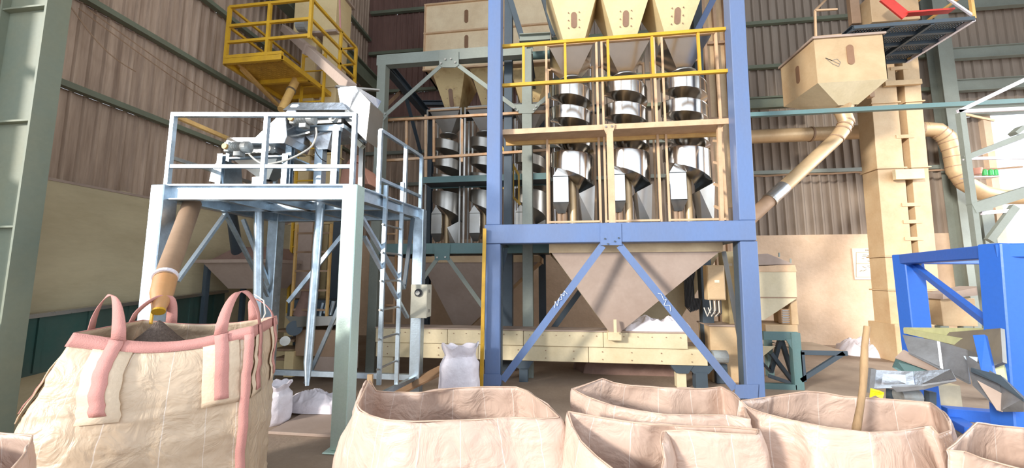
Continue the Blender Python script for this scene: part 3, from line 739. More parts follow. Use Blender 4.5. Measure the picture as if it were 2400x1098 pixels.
# hoppers over the rear spirals
def pyramid(name, label, cu, vt, vb, wt, wb_, Y, D, mt, group=None, slots=True, tall=.0, Dslot=.36):
    """inverted pyramid hopper; returns the thing. widths in metres"""
    a = P(cu, vt, Y=Y); b = P(cu, vb, Y=Y)
    t = thing(name, label, 'hopper', (a.x, Y + D / 2, b.z), group)
    yc = Y + D / 2
    top = rect(a.x - wt / 2, a.x + wt / 2, Y, Y + D, a.z); bot = rect(a.x - wb_ / 2, a.x + wb_ / 2, yc - wb_ / 2, yc + wb_ / 2, b.z)
    cone = make('cone', M().shell(top, bot, .006), mt, t)
    if tall: make('bin_wall', M().shell(rect(a.x - wt / 2, a.x + wt / 2, Y, Y + D, a.z + tall), top, .006), mt, t)
    make('outlet_collar', M().shell(rect(a.x - wb_ / 2 - .01, a.x + wb_ / 2 + .01, yc - wb_ / 2 - .01, yc + wb_ / 2 + .01, b.z + .03), rect(a.x - wb_ / 2 - .01, a.x + wb_ / 2 + .01, yc - wb_ / 2 - .01, yc + wb_ / 2 + .01, b.z - .05), .006), 'duct', t)
    if slots:
        f = .62
        c = Vector((a.x, Y, a.z)).lerp(Vector((a.x, yc - wb_ / 2, b.z)), f)
        upv = (Vector((a.x, Y, a.z)) - Vector((a.x, yc - wb_ / 2, b.z))).normalized(); n = Vector((1, 0, 0)).cross(upv)
        if n.y > 0: n = -n
        slot(t, c + n * .004, Dslot, .09, up=upv, nrm=n)
    return t
HB = 7.35
for u, lab in ((1050, 'left'), (1142, 'middle'), (1238, 'right')):
    pyramid('feed_hopper', 'rust-stained cream pyramid hopper, %s of three under the grey frame top beam' % ('leftmost' if lab == 'left' else 'second' if lab == 'middle' else 'rightmost'), u, 158, 252, .74, .24, HB, 1.1, 'hopper_rust', 'rust-stained hoppers in the grey frame', Dslot=.38)

#SECTION spirals
# ------------------------------------------------------------------ spiral separators
def spiral(label, group, R, z_top, z_bot, mt, ztail, pitch=.36):
    """helical gravity separator, axis at local origin; z in world metres"""
    t = thing('spiral_separator', label, 'separator', (0, 0, z_bot), group)
    m = M(); N_ = 32
    # inlet pyramid with flat top band
    w2 = R * 1.0
    make('inlet_hopper', M().shell(rect(-w2, w2, -w2, w2, z_top), rect(-.08, .08, -.08, .08, z_top - .42), .005).shell(rect(-w2, w2, -w2, w2, z_top + .09), rect(-w2, w2, -w2, w2, z_top), .005), mt, t)
    make('centre_post', M().tube([(0, 0, z_top - .4), (0, 0, z_bot)], .055, 18), 'duct_light', t, smooth=True)
    # dished rim under the inlet
    ring = M(); prof = [(.08, z_top - .50), (.36 * R / .36 * .62, z_top - .43), (.62 * R, z_top - .415)]
    for i in range(len(prof) - 1):
        (r0, a0), (r1, a1) = prof[i], prof[i + 1]
        ring.frust([(r0 * math.cos(k * math.tau / 28), r0 * math.sin(k * math.tau / 28), a0) for k in range(28)], [(r1 * math.cos(k * math.tau / 28), r1 * math.sin(k * math.tau / 28), a1) for k in range(28)], False, False)
    make('dish', ring, 'steel_dull', t, smooth=True)
    # helix: (angle, z) : front of the spiral is at -Y; descending left to right across the front
    band = M(); under = M(); inner = M()
    z0 = z_top - .50; turns = (z0 - (z_bot + .95)) / pitch
    nfull = int(turns * N_)
    def zz(a):  # a in turns; last half turn falls away steeply
        return z0 - a * pitch
    path = []
    start = .5                                     # starts on the left (-X)
    total = 3.0                                    # whole turns then a tail
    pt = (z0 - ztail) / total
    n = int(total * N_)
    for i in range(n + 1): path.append((i / N_, z0 - i / N_ * pt, 0))
    nt = int(.55 * N_)
    zl = path[-1][1]; al = path[-1][0]
    for i in range(1, nt + 1):
        f = i / nt; path.append((al + f * .55, zl - pt * .35 * f, f))
    hb = .20
    ob, un = [], []
    for a, z, f in path:
        an = math.pi + a * math.tau            # angle; front is -Y => going left(-X, pi) -> front(3pi/2) -> right
        c, s = math.cos(an), math.sin(an)
        hh = hb + .36 * f ** 1.15
        ob.append(((R * c, R * s, z), (R * c, R * s, z - hh), (R * .30 * c, R * .30 * s, z - hh - .12 + .06 * f)))
    k = len(ob)
    band.add([o[0] for o in ob] + [o[1] for o in ob], [(i, i + 1, k + i + 1, k + i) for i in range(k - 1)])
    under.add([o[1] for o in ob] + [o[2] for o in ob], [(i, i + 1, k + i + 1, k + i) for i in range(k - 1)])
    b_ = make('trough_wall', band, mt, t, smooth=True); u_ = make('trough_floor', under, mt, t, smooth=True)
    for o in (b_, u_):
        s_ = o.modifiers.new('solid', 'SOLIDIFY'); s_.thickness = .006; s_.offset = 0
        s_ = o.modifiers.new('split', 'EDGE_SPLIT'); s_.split_angle = math.radians(35)
    # bead along the upper edge
    make('rolled_edge', M().tube([o[0] for o in ob], .007, 6), mt, b_, smooth=True)
    # bottom outlets
    x0, x1 = -R * .92, -R * .2
    make('outlet_box', M().box(x0, x1, -R * .55, R * .2, z_bot + .36, z_bot + .78), mt, t, bevel=.006)
    make('outlet_gable', M().prism([(x0, -R * .55, z_bot + .785), (x1, -R * .55, z_bot + .785), (x0 + .1, -R * .55, z_bot + .95)], (0, R * .7, 0)), mt, t)
    make('outlet_funnel', M().shell(rect(x0, x1, -R * .55, R * .2, z_bot + .355), rect(x0 + .07, x1 - .06, -R * .3, R * .05, z_bot + .2), .004), 'steel_dull', t)
    make('outlet_pipe', M().tube([(x0 + .10, -R * .12, z_bot + .22), (x0 + .10, -R * .12, z_bot)], .045, 14), 'duct', t, smooth=True)
    make('outlet_pipe', M().tube([(x1 - .07, -R * .12, z_bot + .22), (x1 - .07, -R * .12, z_bot)], .045, 14), 'duct', t, smooth=True)
    xs, xe = R * .25, R * .98
    make('tail_chute', M().shell([(xs, -R * .75, z_bot + .48), (xe, -R * .5, z_bot + .62), (xe, R * .4, z_bot + .62), (xs, R * .4, z_bot + .5)], [(R * .42, -R * .3, z_bot + .02), (R * .92, -R * .3, z_bot + .02), (R * .92, R * .15, z_bot + .02), (R * .42, R * .15, z_bot + .02)], .004), 'steel_dull', t)
    # four corner angles with ties
    e = R * 1.1
    for sx in (-1, 1):
        for sy in (-1, 1):
            make('corner_angle', M().angle((sx * e, sy * e, z_bot), (sx * e, sy * e, z_top + .05), .032, .006, flip=-sx), 'angle' if mt == 'steel' else 'steel_dull', t)
    for z in (z_bot + .02, z_top + .02):
        for sy in (-1, 1): make('frame_tie', M().bar((-e, sy * e, z), (e, sy * e, z), .03, .03), 'angle', t)
    return t
YS = 6.2
zt_ = P(1467, 97, Y=YS - .36).z; zb_ = 2.40
sp = []
proto = spiral('polished steel spiral separator, left of the three in the blue frame', 'spiral separators in the blue frame', .345, zt_, zb_, 'steel', P(1300, 362, Y=YS).z)
xs = [P(1340, 300, Y=YS).x, P(1467, 300, Y=YS).x, P(1605, 300, Y=YS).x]
for i, (x, lb) in enumerate(zip(xs, ('left', 'middle', 'right'))):
    o = proto if i == 0 else copy_tree(proto)
    o.location = (x, YS, zb_); o['label'] = 'polished steel spiral separator, %s one of three in the blue frame' % lb
YS2 = 7.9
zt2 = P(1050, 262, Y=YS2 - .3).z; zb2 = gzm + .06
proto2 = spiral('x', 'spiral separators in the grey frame', .32, zt2, zb2, 'steel_dull', P(1020, 450, Y=YS2).z)
xs2 = [P(1050, 400, Y=YS2).x, P(1137, 400, Y=YS2).x, P(1243, 400, Y=YS2).x]
for i, (x, lb) in enumerate(zip(xs2, ('left, fully visible', 'middle, half hidden by the blue column', 'right, behind the grey column'))):
    o = proto2 if i == 0 else copy_tree(proto2)
    o.location = (x, YS2, zb2); o['label'] = 'dull steel spiral separator in the grey frame, %s' % lb
# catwalk and rails in the grey frame
YC2 = 7.1
t = thing('catwalk', 'dark teal catwalk beam with brown handrails in front of the rear spirals', 'catwalk', (P(1050, 430, Y=YC2).x, YC2, P(1050, 430, Y=YC2).z))
zc = P(1050, 418, Y=YC2).z; xl = P(990, 418, Y=YC2).x; xrr = P(1290, 418, Y=YC2).x
make('edge_beam', M().box(xl, xrr, YC2, YC2 + .02, zc - .08, zc + .04), 'teal', t)
make('deck', M().box(xl, xrr, YC2 + .02, YC2 + .5, zc - .06, zc), 'dgrey', t)
make('edge_beam', M().box(xl, xrr, YC2 + .5, YC2 + .52, zc - .08, zc + .04), 'teal', t)
xl2 = P(885, 380, Y=YG + .25).x; yr = YG + .25
for v0, v1 in ((283, 262), (378, 352)):
    make('handrail', M().bar(P(890, v0, Y=yr), P(1285, v1, Y=yr), .045, .045), 'brownrail', t)
for u in (953, 1017, 1083): make('rail_post', M().bar(P(u, 280, Y=yr + .03), P(u, 380, Y=yr + .03), .04, .04), 'brownrail', t)
for u in (998, 1172): make('rail_post', M().bar(P(u, 270, Y=yr + .6), P(u, 430, Y=yr + .6), .045, .045), 'angle', t)
# yellow stair rail glimpsed between the blue column and grey column
t = thing('stair_rail', 'small yellow slanting stair rail between the blue and grey columns', 'railing', tuple(P(1200, 480, Y=6.9)))
for (a, b) in (((1176, 345), (1216, 410)), ((1180, 440), (1220, 480))): make('rail', M().bar(P(*a, Y=6.9), P(*b, Y=6.9), .04, .04), 'yellow', t)
for u, v0, v1 in ((1187, 365, 450), (1203, 385, 465), (1216, 408, 480)): make('baluster', M().bar(P(u, v0, Y=6.9), P(u, v1, Y=6.9), .03, .03), 'yellow', t)

#SECTION blue frame
# ------------------------------------------------------------------ blue frame
YBF = 5.3; YBR = 6.72
t = thing('processing_tower', 'tall blue steel frame holding three polished spirals, in the centre of the photo', 'frame', (.7, YBF, 0))
BF = t
lx = P(1157, 700, Y=YBF).x; rx = P(1754, 780, Y=YBF).x; lxt = P(1162, 0, Y=YBF).x; rxt = P(1720, 0, Y=YBF).x
zb0 = P(1433, 570, Y=YBF).z; zb1 = P(1433, 525, Y=YBF).z
LT = 6.9
def lean(x0, xt, z, zt=5.6): return x0 + (xt - x0) * z / zt
for x0, xt in ((lx, lxt), (rx, rxt)):
    xm = lean(x0, xt, zb0); xu = lean(x0, xt, LT); wc = .205
    make('column', M().bar((x0 + .0, YBF, .0), (xm, YBF, zb0 - .002), wc, .2, up=(0, 1, 0)), 'blue', t, bevel=.008)
    make('column', M().bar((lean(x0, xt, zb1), YBF, zb1 + .002), (xu, YBF, LT), wc * .95, .2, up=(0, 1, 0)), 'blue', t, bevel=.008)
    yq = YBR
    make('column', M().bar((x0, yq, 0), (x0, yq, zb0), .17, .17, up=(0, 1, 0)), 'dgrey', t, bevel=.006)
    make('column', M().bar((x0, yq, zb1), (xu, yq, LT), .15, .15, up=(0, 1, 0)), 'dgrey', t, bevel=.006)
    sd_ = 1 if x0 < 0 else -1
    # dark web line of the rolled section
    make('column_lip', M().bar((x0 + sd_ * .105, YBF + .04, .0), (xm + sd_ * .105, YBF + .04, zb0), .012, .13, up=(0, 1, 0)), 'dgrey', t)
zc_ = (zb0 + zb1) / 2; hb_ = zb1 - zb0
make('front_beam', M().box(lx - .11, .68 - .14, YBF - .12, YBF + .1, zb0, zb1), 'blue', t, bevel=.008)
make('front_beam', M().box(.68 - .14 + .003, rx + .12, YBF - .12, YBF + .1, zb0, zb1), 'blue', t, bevel=.008)
make('back_beam', M().ibeam((lx, YBR, zc_), (rx, YBR, zc_), .16, hb_), 'dgrey', t)
for x in (lx, rx): make('side_beam', M().ibeam((x, YBF, zc_), (x, YBR, zc_), .16, hb_ - .04), 'dgrey', t)
make('deck_plate', M().box(lx, rx, YBF + .12, YBR, zb1 - .06, zb1 - .03), 'dgrey', t)
g = plate(t, [(1407, 524), (1456, 524), (1457, 575), (1407, 575)], Y=YBF - .135, mt='blue')
for u, v in ((1418, 560), (1425, 572), (1441, 566), (1450, 558)): make('bolt', M().tube([P(u, v, Y=YBF - .135), P(u, v, Y=YBF - .15)], .012, 6), 'dgrey', g)
plate(t, [(1128, 878), (1172, 878), (1176, 884), (1174, 903), (1128, 906)], Y=YBF - .125, mt='blue')
plate(t, [(1724, 903), (1778, 902), (1776, 935), (1722, 935)], Y=YBF - .125, mt='blue')
for p, q in (((1412, 576), (1178, 892)), ((1452, 576), (1722, 912))):
    b_ = make('brace', M().bar(P(*p, Y=YBF - .1), P(*q, Y=YBF - .1), .095, .015, up=(0, 1, 0)), 'blue', t)
# pale scratched chalk scrawl on the braces
def scrawl(pts, Y=YBF - .125):
    m = M()
    for a, b in zip(pts[:-1], pts[1:]): m.bar(P(*a, Y=Y), P(*b, Y=Y), .006, .003, up=(0, 1, 0))
    make('chalk_mark', m, 'chalk', t)
scrawl([(1300, 722), (1301, 706), (1306, 718), (1311, 698), (1307, 706), (1317, 702), (1314, 690), (1322, 694), (1322, 682), (1330, 690)])
scrawl([(1542, 688), (1550, 690), (1556, 704), (1562, 702), (1556, 716), (1570, 716), (1572, 730)])
# inner braces between front and rear columns
make('side_brace', M().bar(P(1186, 584, Y=YBF + .15), P(1150, 760, Y=YBF + .5), .06, .02), 'dgrey', t)
make('side_brace', M().bar(P(1696, 590, Y=YBF + .4), P(1735, 800, Y=YBF + .1), .06, .015), 'steel_dull', t)
make('rear_brace', M().bar(P(1362, 680, Y=YBR), P(1290, 780, Y=YBR), .09, .04), 'dgrey', t)
make('side_brace', M().angle(P(1180, 0, Y=YBR - .2) + Vector((0, 0, .3)), P(1220, 95, Y=YBR - .2), .09, .01), 'dgrey', t)
make('side_brace', M().angle(P(1268, -10, Y=YBR - .2), P(1295, 85, Y=YBR - .2), .09, .01), 'dgrey', t)
make('side_brace', M().angle(P(1672, -15, Y=YBR - .4), P(1628, 70, Y=YBR - .4), .09, .01), 'blue', t)
make('cross_beam', M().ibeam(P(1218, 92, Y=YBR - .2), P(1290, 88, Y=YBR - .2), .12, .14), 'grey', t)
# catwalk of the blue frame
YK0, YK1 = 5.42, 5.84
t = thing('catwalk', 'cream plate catwalk crossing in front of the polished spirals between the blue columns', 'catwalk', (.7, YK0, P(1440, 295, Y=YK0).z))
zk = P(1440, 292, Y=YK0).z; kx0 = P(1176, 300, Y=YK0).x; kx1 = P(1708, 285, Y=YK0).x
make('deck', M().box(kx0, kx1, YK0, YK1, zk - .03, zk), 'angle', t)
make('toe_plate', M().box(kx0, kx1, YK0 - .012, YK0, zk - .075, zk + .005), 'angle', t, bevel=.003)
make('rear_angle', M().box(kx0, kx1, YK1, YK1 + .04, zk - .09, zk + .005), 'yellow_dull', t)
hp = P(1428, 292, Y=YK0 - .03)
make('hanger', M().box(hp.x - .045, hp.x + .045, YK0 - .07, YK0 - .02, zb1 + .01, zk - .12), 'angle', t, bevel=.004)
make('hanger_head', M().prism([P(1414, 292, Y=YK0 - .03), P(1441, 291, Y=YK0 - .03), P(1440, 300, Y=YK0 - .03), P(1434, 318, Y=YK0 - .03), P(1422, 318, Y=YK0 - .03), P(1414, 301, Y=YK0 - .03)], (0, -.014, 0)), 'angle', t)
for u, v in ((1420, 297), (1434, 296)): make('bolt', M().tube([P(u, v, Y=YK0 - .044), P(u, v, Y=YK0 - .06)], .015, 6), 'steel_dull', t)
# yellow rails
t = thing('handrail', 'yellow two-bar handrail across the blue frame above its catwalk', 'railing', (.7, YK0, zk))
for a, b in (((1176, 110), (1700, 68)), ((1175, 201), (1707, 167))):
    A_, B_ = P(*a, Y=YK0 - .05), P(*b, Y=YK0 - .05); zm = (A_.z + B_.z) / 2
    make('rail', M().bar((A_.x, A_.y, zm), (B_.x, B_.y, zm), .045, .045), 'yellow', t)
for u in (1227, 1324, 1424, 1527, 1635):
    A_ = P(u, 110 - (u - 1176) * .08, Y=YK0 - .045); B_ = P(u, 201 - (u - 1175) * .063, Y=YK0 - .045)
    make('post', M().bar((A_.x, A_.y, A_.z), (A_.x, A_.y, B_.z - .02), .036, .036), 'yellow', t)
# uprights with rungs at the right side of the frame
t = thing('side_ladder', 'cream angle ladder against the inner side of the right blue column', 'ladder', (rx - .2, 5.6, zb1))
for y in (5.5,): make('rail', M().bar((rx - .16, y, zb1), (rx - .12, y, 3.7), .05, .05), 'angle', t)
for i in range(4): make('rung', M().bar((rx - .16 + i * .012, 5.5, zb1 + .2 + i * .32), (rx - .16 + i * .012, 5.7, zb1 + .28 + i * .32), .03, .03), 'angle', t)
# top hoppers of the blue frame
for u, vb, lb in ((1344, 84, 'leftmost'), (1468, 78, 'middle'), (1592, 66, 'rightmost')):
    pyramid('feed_hopper', 'yellowish cream pyramid hopper, %s of three above the blue frame handrail' % lb, u, -60, vb, .92, .28, 5.72, .9, 'cream', 'cream hoppers over the blue frame', tall=.5, Dslot=.24)

#SECTION low hoppers
def lowhopper(label, pts_top, apex, Y, D, mt, mt2, rim, wapex=.12, vr=20):
    A, B = P(*pts_top[0], Y=Y), P(*pts_top[1], Y=Y); C = P(*apex, Y=Y + D * .25)
    t = thing('collecting_hopper', label, 'hopper', (C.x, Y + D / 2, C.z))
    z = (A.z + B.z) / 2
    top = rect(A.x, B.x, Y, Y + D, z); bot = rect(C.x - wapex / 2, C.x + wapex / 2, C.y, C.y + .2, C.z)
    T_ = [Vector(p) for p in top]; B_ = [Vector(p) for p in bot]
    nm = ['front_sheet', 'side_sheet', 'back_sheet', 'side_sheet']
    for i in range(4):
        j = (i + 1) % 4; c = (T_[i] + T_[j] + B_[i] + B_[j]) / 4
        n = (T_[j] - T_[i]).cross(B_[i] - T_[i]).normalized() * .006
        make(nm[i], M().hexa([B_[i], B_[j], B_[j] + n, B_[i] + n, T_[i], T_[j], T_[j] + n, T_[i] + n]), mt if i == 0 else mt2, t)
    rh = P(pts_top[0][0], pts_top[0][1] - vr, Y=Y).z - A.z
    make('rim_band', M().shell(rect(A.x - .03, B.x + .03, Y - .02, Y + D + .02, z + rh), rect(A.x - .03, B.x + .03, Y - .02, Y + D + .02, z - .005), .01), rim, t)
    make('outlet', M().box(C.x - wapex * .8, C.x + wapex * .8, C.y - .05, C.y + .22, C.z - .10, C.z + .02), 'cream_green', t, bevel=.01)
    return t
t = lowhopper('large dusty inverted pyramid hopper with cream rim under the blue frame', [(1292, 592), (1688, 590)], (1440, 782), 5.55, 1.1, 'dustbrown', 'cream_green', 'duct_light')
C = P(1440, 778, Y=5.75); make('outlet_lever', M().box(C.x - .02, C.x + .02, C.y - .1, C.y - .08, C.z, C.z + .18), 'cream_green', t)
t = thing('collecting_hopper', 'cream hopper with sunlit side just behind the large dusty hopper', 'hopper', (1.4, 7.2, .7))
Yq = 7.0
top = [P(1286, 592, Y=Yq), P(1690, 588, Y=Yq)]; bt = [P(1475, 790, Y=Yq + .3), P(1568, 780, Y=Yq + .3)]
zq = top[0].z; zz_ = bt[0].z
make('cone', M().shell(rect(top[0].x, top[1].x, Yq, Yq + 1.2, zq), rect(bt[0].x, bt[1].x, Yq + .3, Yq + .7, zz_), .006), 'cream_green', t)
make('rim_band', M().shell(rect(top[0].x, top[1].x, Yq, Yq + 1.2, zq + .12), rect(top[0].x, top[1].x, Yq, Yq + 1.2, zq), .008), 'duct_light', t)
lowhopper('dusty inverted pyramid hopper with cream rim under the grey frame', [(988, 612), (1262, 618)], (1080, 775), 7.3, 1.3, 'dustbrown', 'duct_light', 'cream_rust', .2, 14)

#SECTION conveyor
# ------------------------------------------------------------------ long cream conveyor
YV = 5.92
t = thing('screw_conveyor', 'long cream enclosed conveyor running left to right under the two large hoppers', 'conveyor', (-.5, YV, 0))
xa = P(880, 780, Y=YV).x; xb = P(1612, 800, Y=YV).x; xc = P(1660, 830, Y=YV).x
zt3 = P(1250, 776, Y=YV).z; zm3 = P(1250, 812, Y=YV).z; zl3 = P(1250, 848, Y=YV).z
n = 4
for i in range(n):
    a = xa + (xb - xa) * i / n; b = xa + (xb - xa) * (i + 1) / n
    s_ = make('trough_section', M().box(a + .003, b - .003, YV, YV + .34, zm3 + .005, zt3), 'cream_green', t, bevel=.005)
    for k in range(6):
        q = Vector((a + (b - a) * (k + .5) / 6, YV - .001, zt3 - .06)); make('bolt', M().tube([q, q - Vector((0, .01, 0))], .008, 6), 'duct', s_)
n = 3
for i in range(n):
    a = xa + (xc - xa) * i / n; b = xa + (xc - xa) * (i + 1) / n
    s_ = make('lower_channel', M().box(a + .003, b - .003, YV + .03, YV + .3, zl3, zm3), 'cream_green', t, bevel=.005)
    for k in range(4):
        for dz_ in (.05, .16):
            q = Vector((a + (b - a) * (.12 + .25 * k), YV + .029, zl3 + dz_)); make('bolt', M().tube([q, q - Vector((0, .01, 0))], .009, 6), 'duct', s_)
make('cover', M().box(xa, xb, YV - .02, YV + .36, zt3 + .002, zt3 + .018), 'dustbrown', t)
for u in (1228, 1595):
    p = P(u, 900, Y=YV + .17); make('leg', M().bar((p.x, YV + .17, 0), (p.x, YV + .17, zl3 - .1), .13, .13), 'dgrey' if u < 1300 else 'cream_green', t)
    make('saddle', M().prism([(p.x - .16, YV + .05, zl3 - .005), (p.x + .16, YV + .05, zl3 - .005), (p.x + .08, YV + .05, zl3 - .12), (p.x - .08, YV + .05, zl3 - .12)], (0, .25, 0)), 'dgrey', t)
p = P(1641, 900, Y=6.05); make('leg', M().bar((p.x, 6.05, 0), (p.x, 6.05, zl3 - .1), .16, .16), 'dgrey', t)
make('saddle', M().prism([(p.x - .2, 5.98, zl3 - .005), (p.x + .2, 5.98, zl3 - .005), (p.x + .1, 5.98, zl3 - .12), (p.x - .1, 5.98, zl3 - .12)], (0, .25, 0)), 'dgrey', t)
p = P(905, 880, Y=YV + .1); make('foot_box', M().box(p.x - .13, p.x + .13, YV + .05, YV + .3, 0, zl3 - .005), 'cream_green', t, bevel=.005)
make('drive_shaft', M().tube([(xc, YV + .15, (zl3 + zm3) / 2), (xc + .12, YV + .15, (zl3 + zm3) / 2)], .03, 12), 'steel_dull', t)
make('drive_motor', M().tube([(xc + .1, YV + .15, (zl3 + zm3) / 2), (xc + .3, YV + .15, (zl3 + zm3) / 2)], .09, 18), 'motor', t)

# ------------------------------------------------------------------ cloth helper
def crumple(name, label, cat, cx, cy, sx, sy, h, z0, mt, seed, group=None, n=44, rough=1.0, skew=0, flat=.5):
    """a heap of creased cloth with a closed base"""
    m = M(); vs = []
    for j in range(n + 1):
        for i in range(n + 1):
            a = i / n * 2 - 1; b = j / n * 2 - 1
            r = max(abs(a), abs(b)); rr = math.hypot(a, b)
            k = (r / rr) if rr > 1e-6 else 1
            px, py = a * (k * .55 + .45), b * (k * .55 + .45)
            edge = 1 + .12 * noise.noise(Vector((math.atan2(b, a) * 1.7, seed, 1)))
            f = max(0, 1 - r ** 2.6) ** flat
            q = Vector((px * sx * 5, py * sy * 5, seed * 3.1))
            rid = 1 - abs(noise.noise(q * .9)) * 2.0; rid2 = 1 - abs(noise.noise(q * 2.3)) * 2.0
            z = h * f * (.62 + rough * (.25 * rid + .16 * rid2)) + (.012 * rid if r > .9 else 0)
            vs.append((cx + px * sx * edge + skew * z, cy + py * sy * edge, z0 + max(.002, z)))
    N1 = n + 1; fs = [(j * N1 + i, j * N1 + i + 1, (j + 1) * N1 + i + 1, (j + 1) * N1 + i) for j in range(n) for i in range(n)]
    m.add(vs, fs)
    ring = [i for i in range(N1)] + [j * N1 + n for j in range(1, N1)] + [n * N1 + i for i in range(n - 1, -1, -1)] + [j * N1 for j in range(n - 1, 0, -1)]
    base = len(m.v); m.v += [Vector((m.v[i].x, m.v[i].y, z0)) for i in ring]; R_ = len(ring)
    m.f += [(ring[i], base + i, base + (i + 1) % R_, ring[(i + 1) % R_]) for i in range(R_)]; m.f.append(tuple(base + i for i in range(R_)))
    return single(name, m, mt, label, cat, group, smooth=True)
a = P(1480, 870, Z=.05)
crumple('folded_tarpaulin', 'brown creased tarpaulin heap lying on the floor under the conveyor', 'tarpaulin', P(1480, 880, Z=0).x, P(1480, 880, Z=0).y + .35, .88, .38, .3, 0, 'tarp', 3.3, flat=.35)
q = P(1535, 795, Y=YV + .15)
crumple('empty_sacks', 'pile of crumpled pale empty sacks lying on the long cream conveyor', 'sack', q.x, YV + .17, .52, .15, .19, zt3 + .019, 'white_bag_lit_bar', 5.1, rough=1.5)
# standing white sack
def sack(name, label, cx, cy, w, d, h, mt, seed, top='tied', z0=0, group=None):
    m = M(); n = 36; L2 = 26; rings = []
    for j in range(L2 + 1):
        f = j / L2
        if f < .72: k = (1 - (1 - min(1, f / .12)) ** 2 * .12) * (1 + .06 * math.sin(f * 4))
        elif f < .84: k = 1.02 - (f - .72) / .12 * .25
        else: k = .77 + (f - .84) / .16 * .22
        for i in range(n):
            a = math.tau * i / n; c, s = math.cos(a), math.sin(a)
            e = 2.6; rr = (abs(c) ** e + abs(s) ** e) ** (-1 / e)
            nz = noise.noise(Vector((c * 2, s * 2, f * 4 + seed))) * .07 + noise.noise(Vector((c * 5, s * 5, f * 9 + seed))) * .035 * (1 + 2 * (f > .72))
            zz = f * h + (0.10 * h * noise.noise(Vector((c * 2.2, s * 2.2, seed))) * max(0, f - .8) * 5)
            m.v.append(Vector((cx + c * rr * w / 2 * (k + nz), cy + s * rr * d / 2 * (k + nz), z0 + zz)))
    for j in range(L2):
        for i in range(n): m.f.append((j * n + i, j * n + (i + 1) % n, (j + 1) * n + (i + 1) % n, (j + 1) * n + i))
    m.f.append(tuple(reversed(range(n))))
    # dished filling just below the mouth
    b = len(m.v)
    for i in range(n): v = m.v[L2 * n + i]; m.v.append(Vector((cx + (v.x - cx) * .93, cy + (v.y - cy) * .93, v.z - .002)))
    for i in range(n): v = m.v[L2 * n + i]; m.v.append(Vector((cx + (v.x - cx) * .6, cy + (v.y - cy) * .6, z0 + h * .86)))
    for i in range(n): m.f += [(L2 * n + i, L2 * n + (i + 1) % n, b + (i + 1) % n, b + i), (b + i, b + (i + 1) % n, b + n + (i + 1) % n, b + n + i)]
    m.f.append(tuple(b + n + i for i in range(n)))
    return single(name, m, mt, label, 'sack', group, smooth=True)
q = P(1076, 905, Y=4.7)
sack('filled_sack', 'upright full white woven sack with crumpled neck, beside the foot of the left blue column', q.x, 4.7, .46, .36, .76, 'white_bag_lit_bar', 2.2)
q = P(640, 960, Y=3.95); sack('filled_sack', 'small greyish white sack slumped behind the full bag, under the platform', P(640, 960, Y=4.05).x, 4.05, .34, .3, .42, 'white_bag_lit_bar', 6.2)
q = P(722, 970, Z=.1)
crumple('empty_sacks', 'crumpled white plastic bag on the floor between the platform legs', 'sack', P(722, 965, Z=.05).x, P(722, 965, Z=.05).y + .15, .34, .2, .2, .035, 'white_bag_lit_bar', 9.4, rough=1.4)
a = P(650, 985, Z=0.03)
single('floor_plate', M().box(-3.0, -2.15, 3.75, 4.6, .001, .03), 'dustbrown', 'dusty brown board on the floor between the platform legs', 'board', bevel=.004)
# boards and rags beside the standing sack
t = single('loose_plank', M().bar(P(925, 922, Y=4.75), P(1046, 862, Y=4.95), .22, .03, up=(0, -.25, 1)), 'plank', 'dark wooden plank leaning against the white sack', 'plank', bevel=.003)
crumple('red_rag', 'small red rag on the floor in front of the plank', 'rag', P(1005, 915, Y=4.4).x, 4.4, .2, .1, .09, 0.0, 'red', 1.4)
t = single('yellow_pole', M().bar((P(1128, 900, Y=5.12).x, 5.12, 0.0), (P(1136, 545, Y=5.12).x, 5.12, 2.25), .045, .03), 'yellow', 'thin yellow upright bar against the left side of the blue column', 'pole')

#SECTION behind platform
# brown hopper under the left platform
t = thing('collecting_hopper', 'wide dusty brown hopper behind the left platform, against the left wall', 'hopper', (P(530, 700, Y=5.3).x, 5.4, 1.3))
Yh = 5.15
zr_ = P(520, 612, Y=Yh).z
X0, X1 = P(425, 612, Y=Yh).x, P(640, 612, Y=Yh).x
X0 = max(X0, XL + .1)
mid_ = (X0 + X1) / 2 + .15
make('cone', M().shell(rect(X0 + .08, X1 - .02, Yh, Yh + .8, zr_), rect(mid_ - .42, mid_ + .3, Yh + .22, Yh + .58, zr_ - .42), .006), 'dustbrown', t)
make('rim_band', M().shell(rect(X0, X1, Yh - .03, Yh + .85, zr_ + .02), rect(X0, X1, Yh - .03, Yh + .85, zr_ - .03), .03), 'dustbrown', t)
make('lid', M().frust(rect(X0 + .2, X1 - .1, Yh + .05, Yh + .8, zr_ + .02), rect(X0 + .45, X1 - .3, Yh + .2, Yh + .7, zr_ + .22)), 'tarp', t)
for x in (X0 + .15, X1 - .1):
    for y in (Yh + .05, Yh + .75): make('leg', M().angle((x, y, 0), (x, y, zr_ - .03), .06, .008), 'dgrey', t)
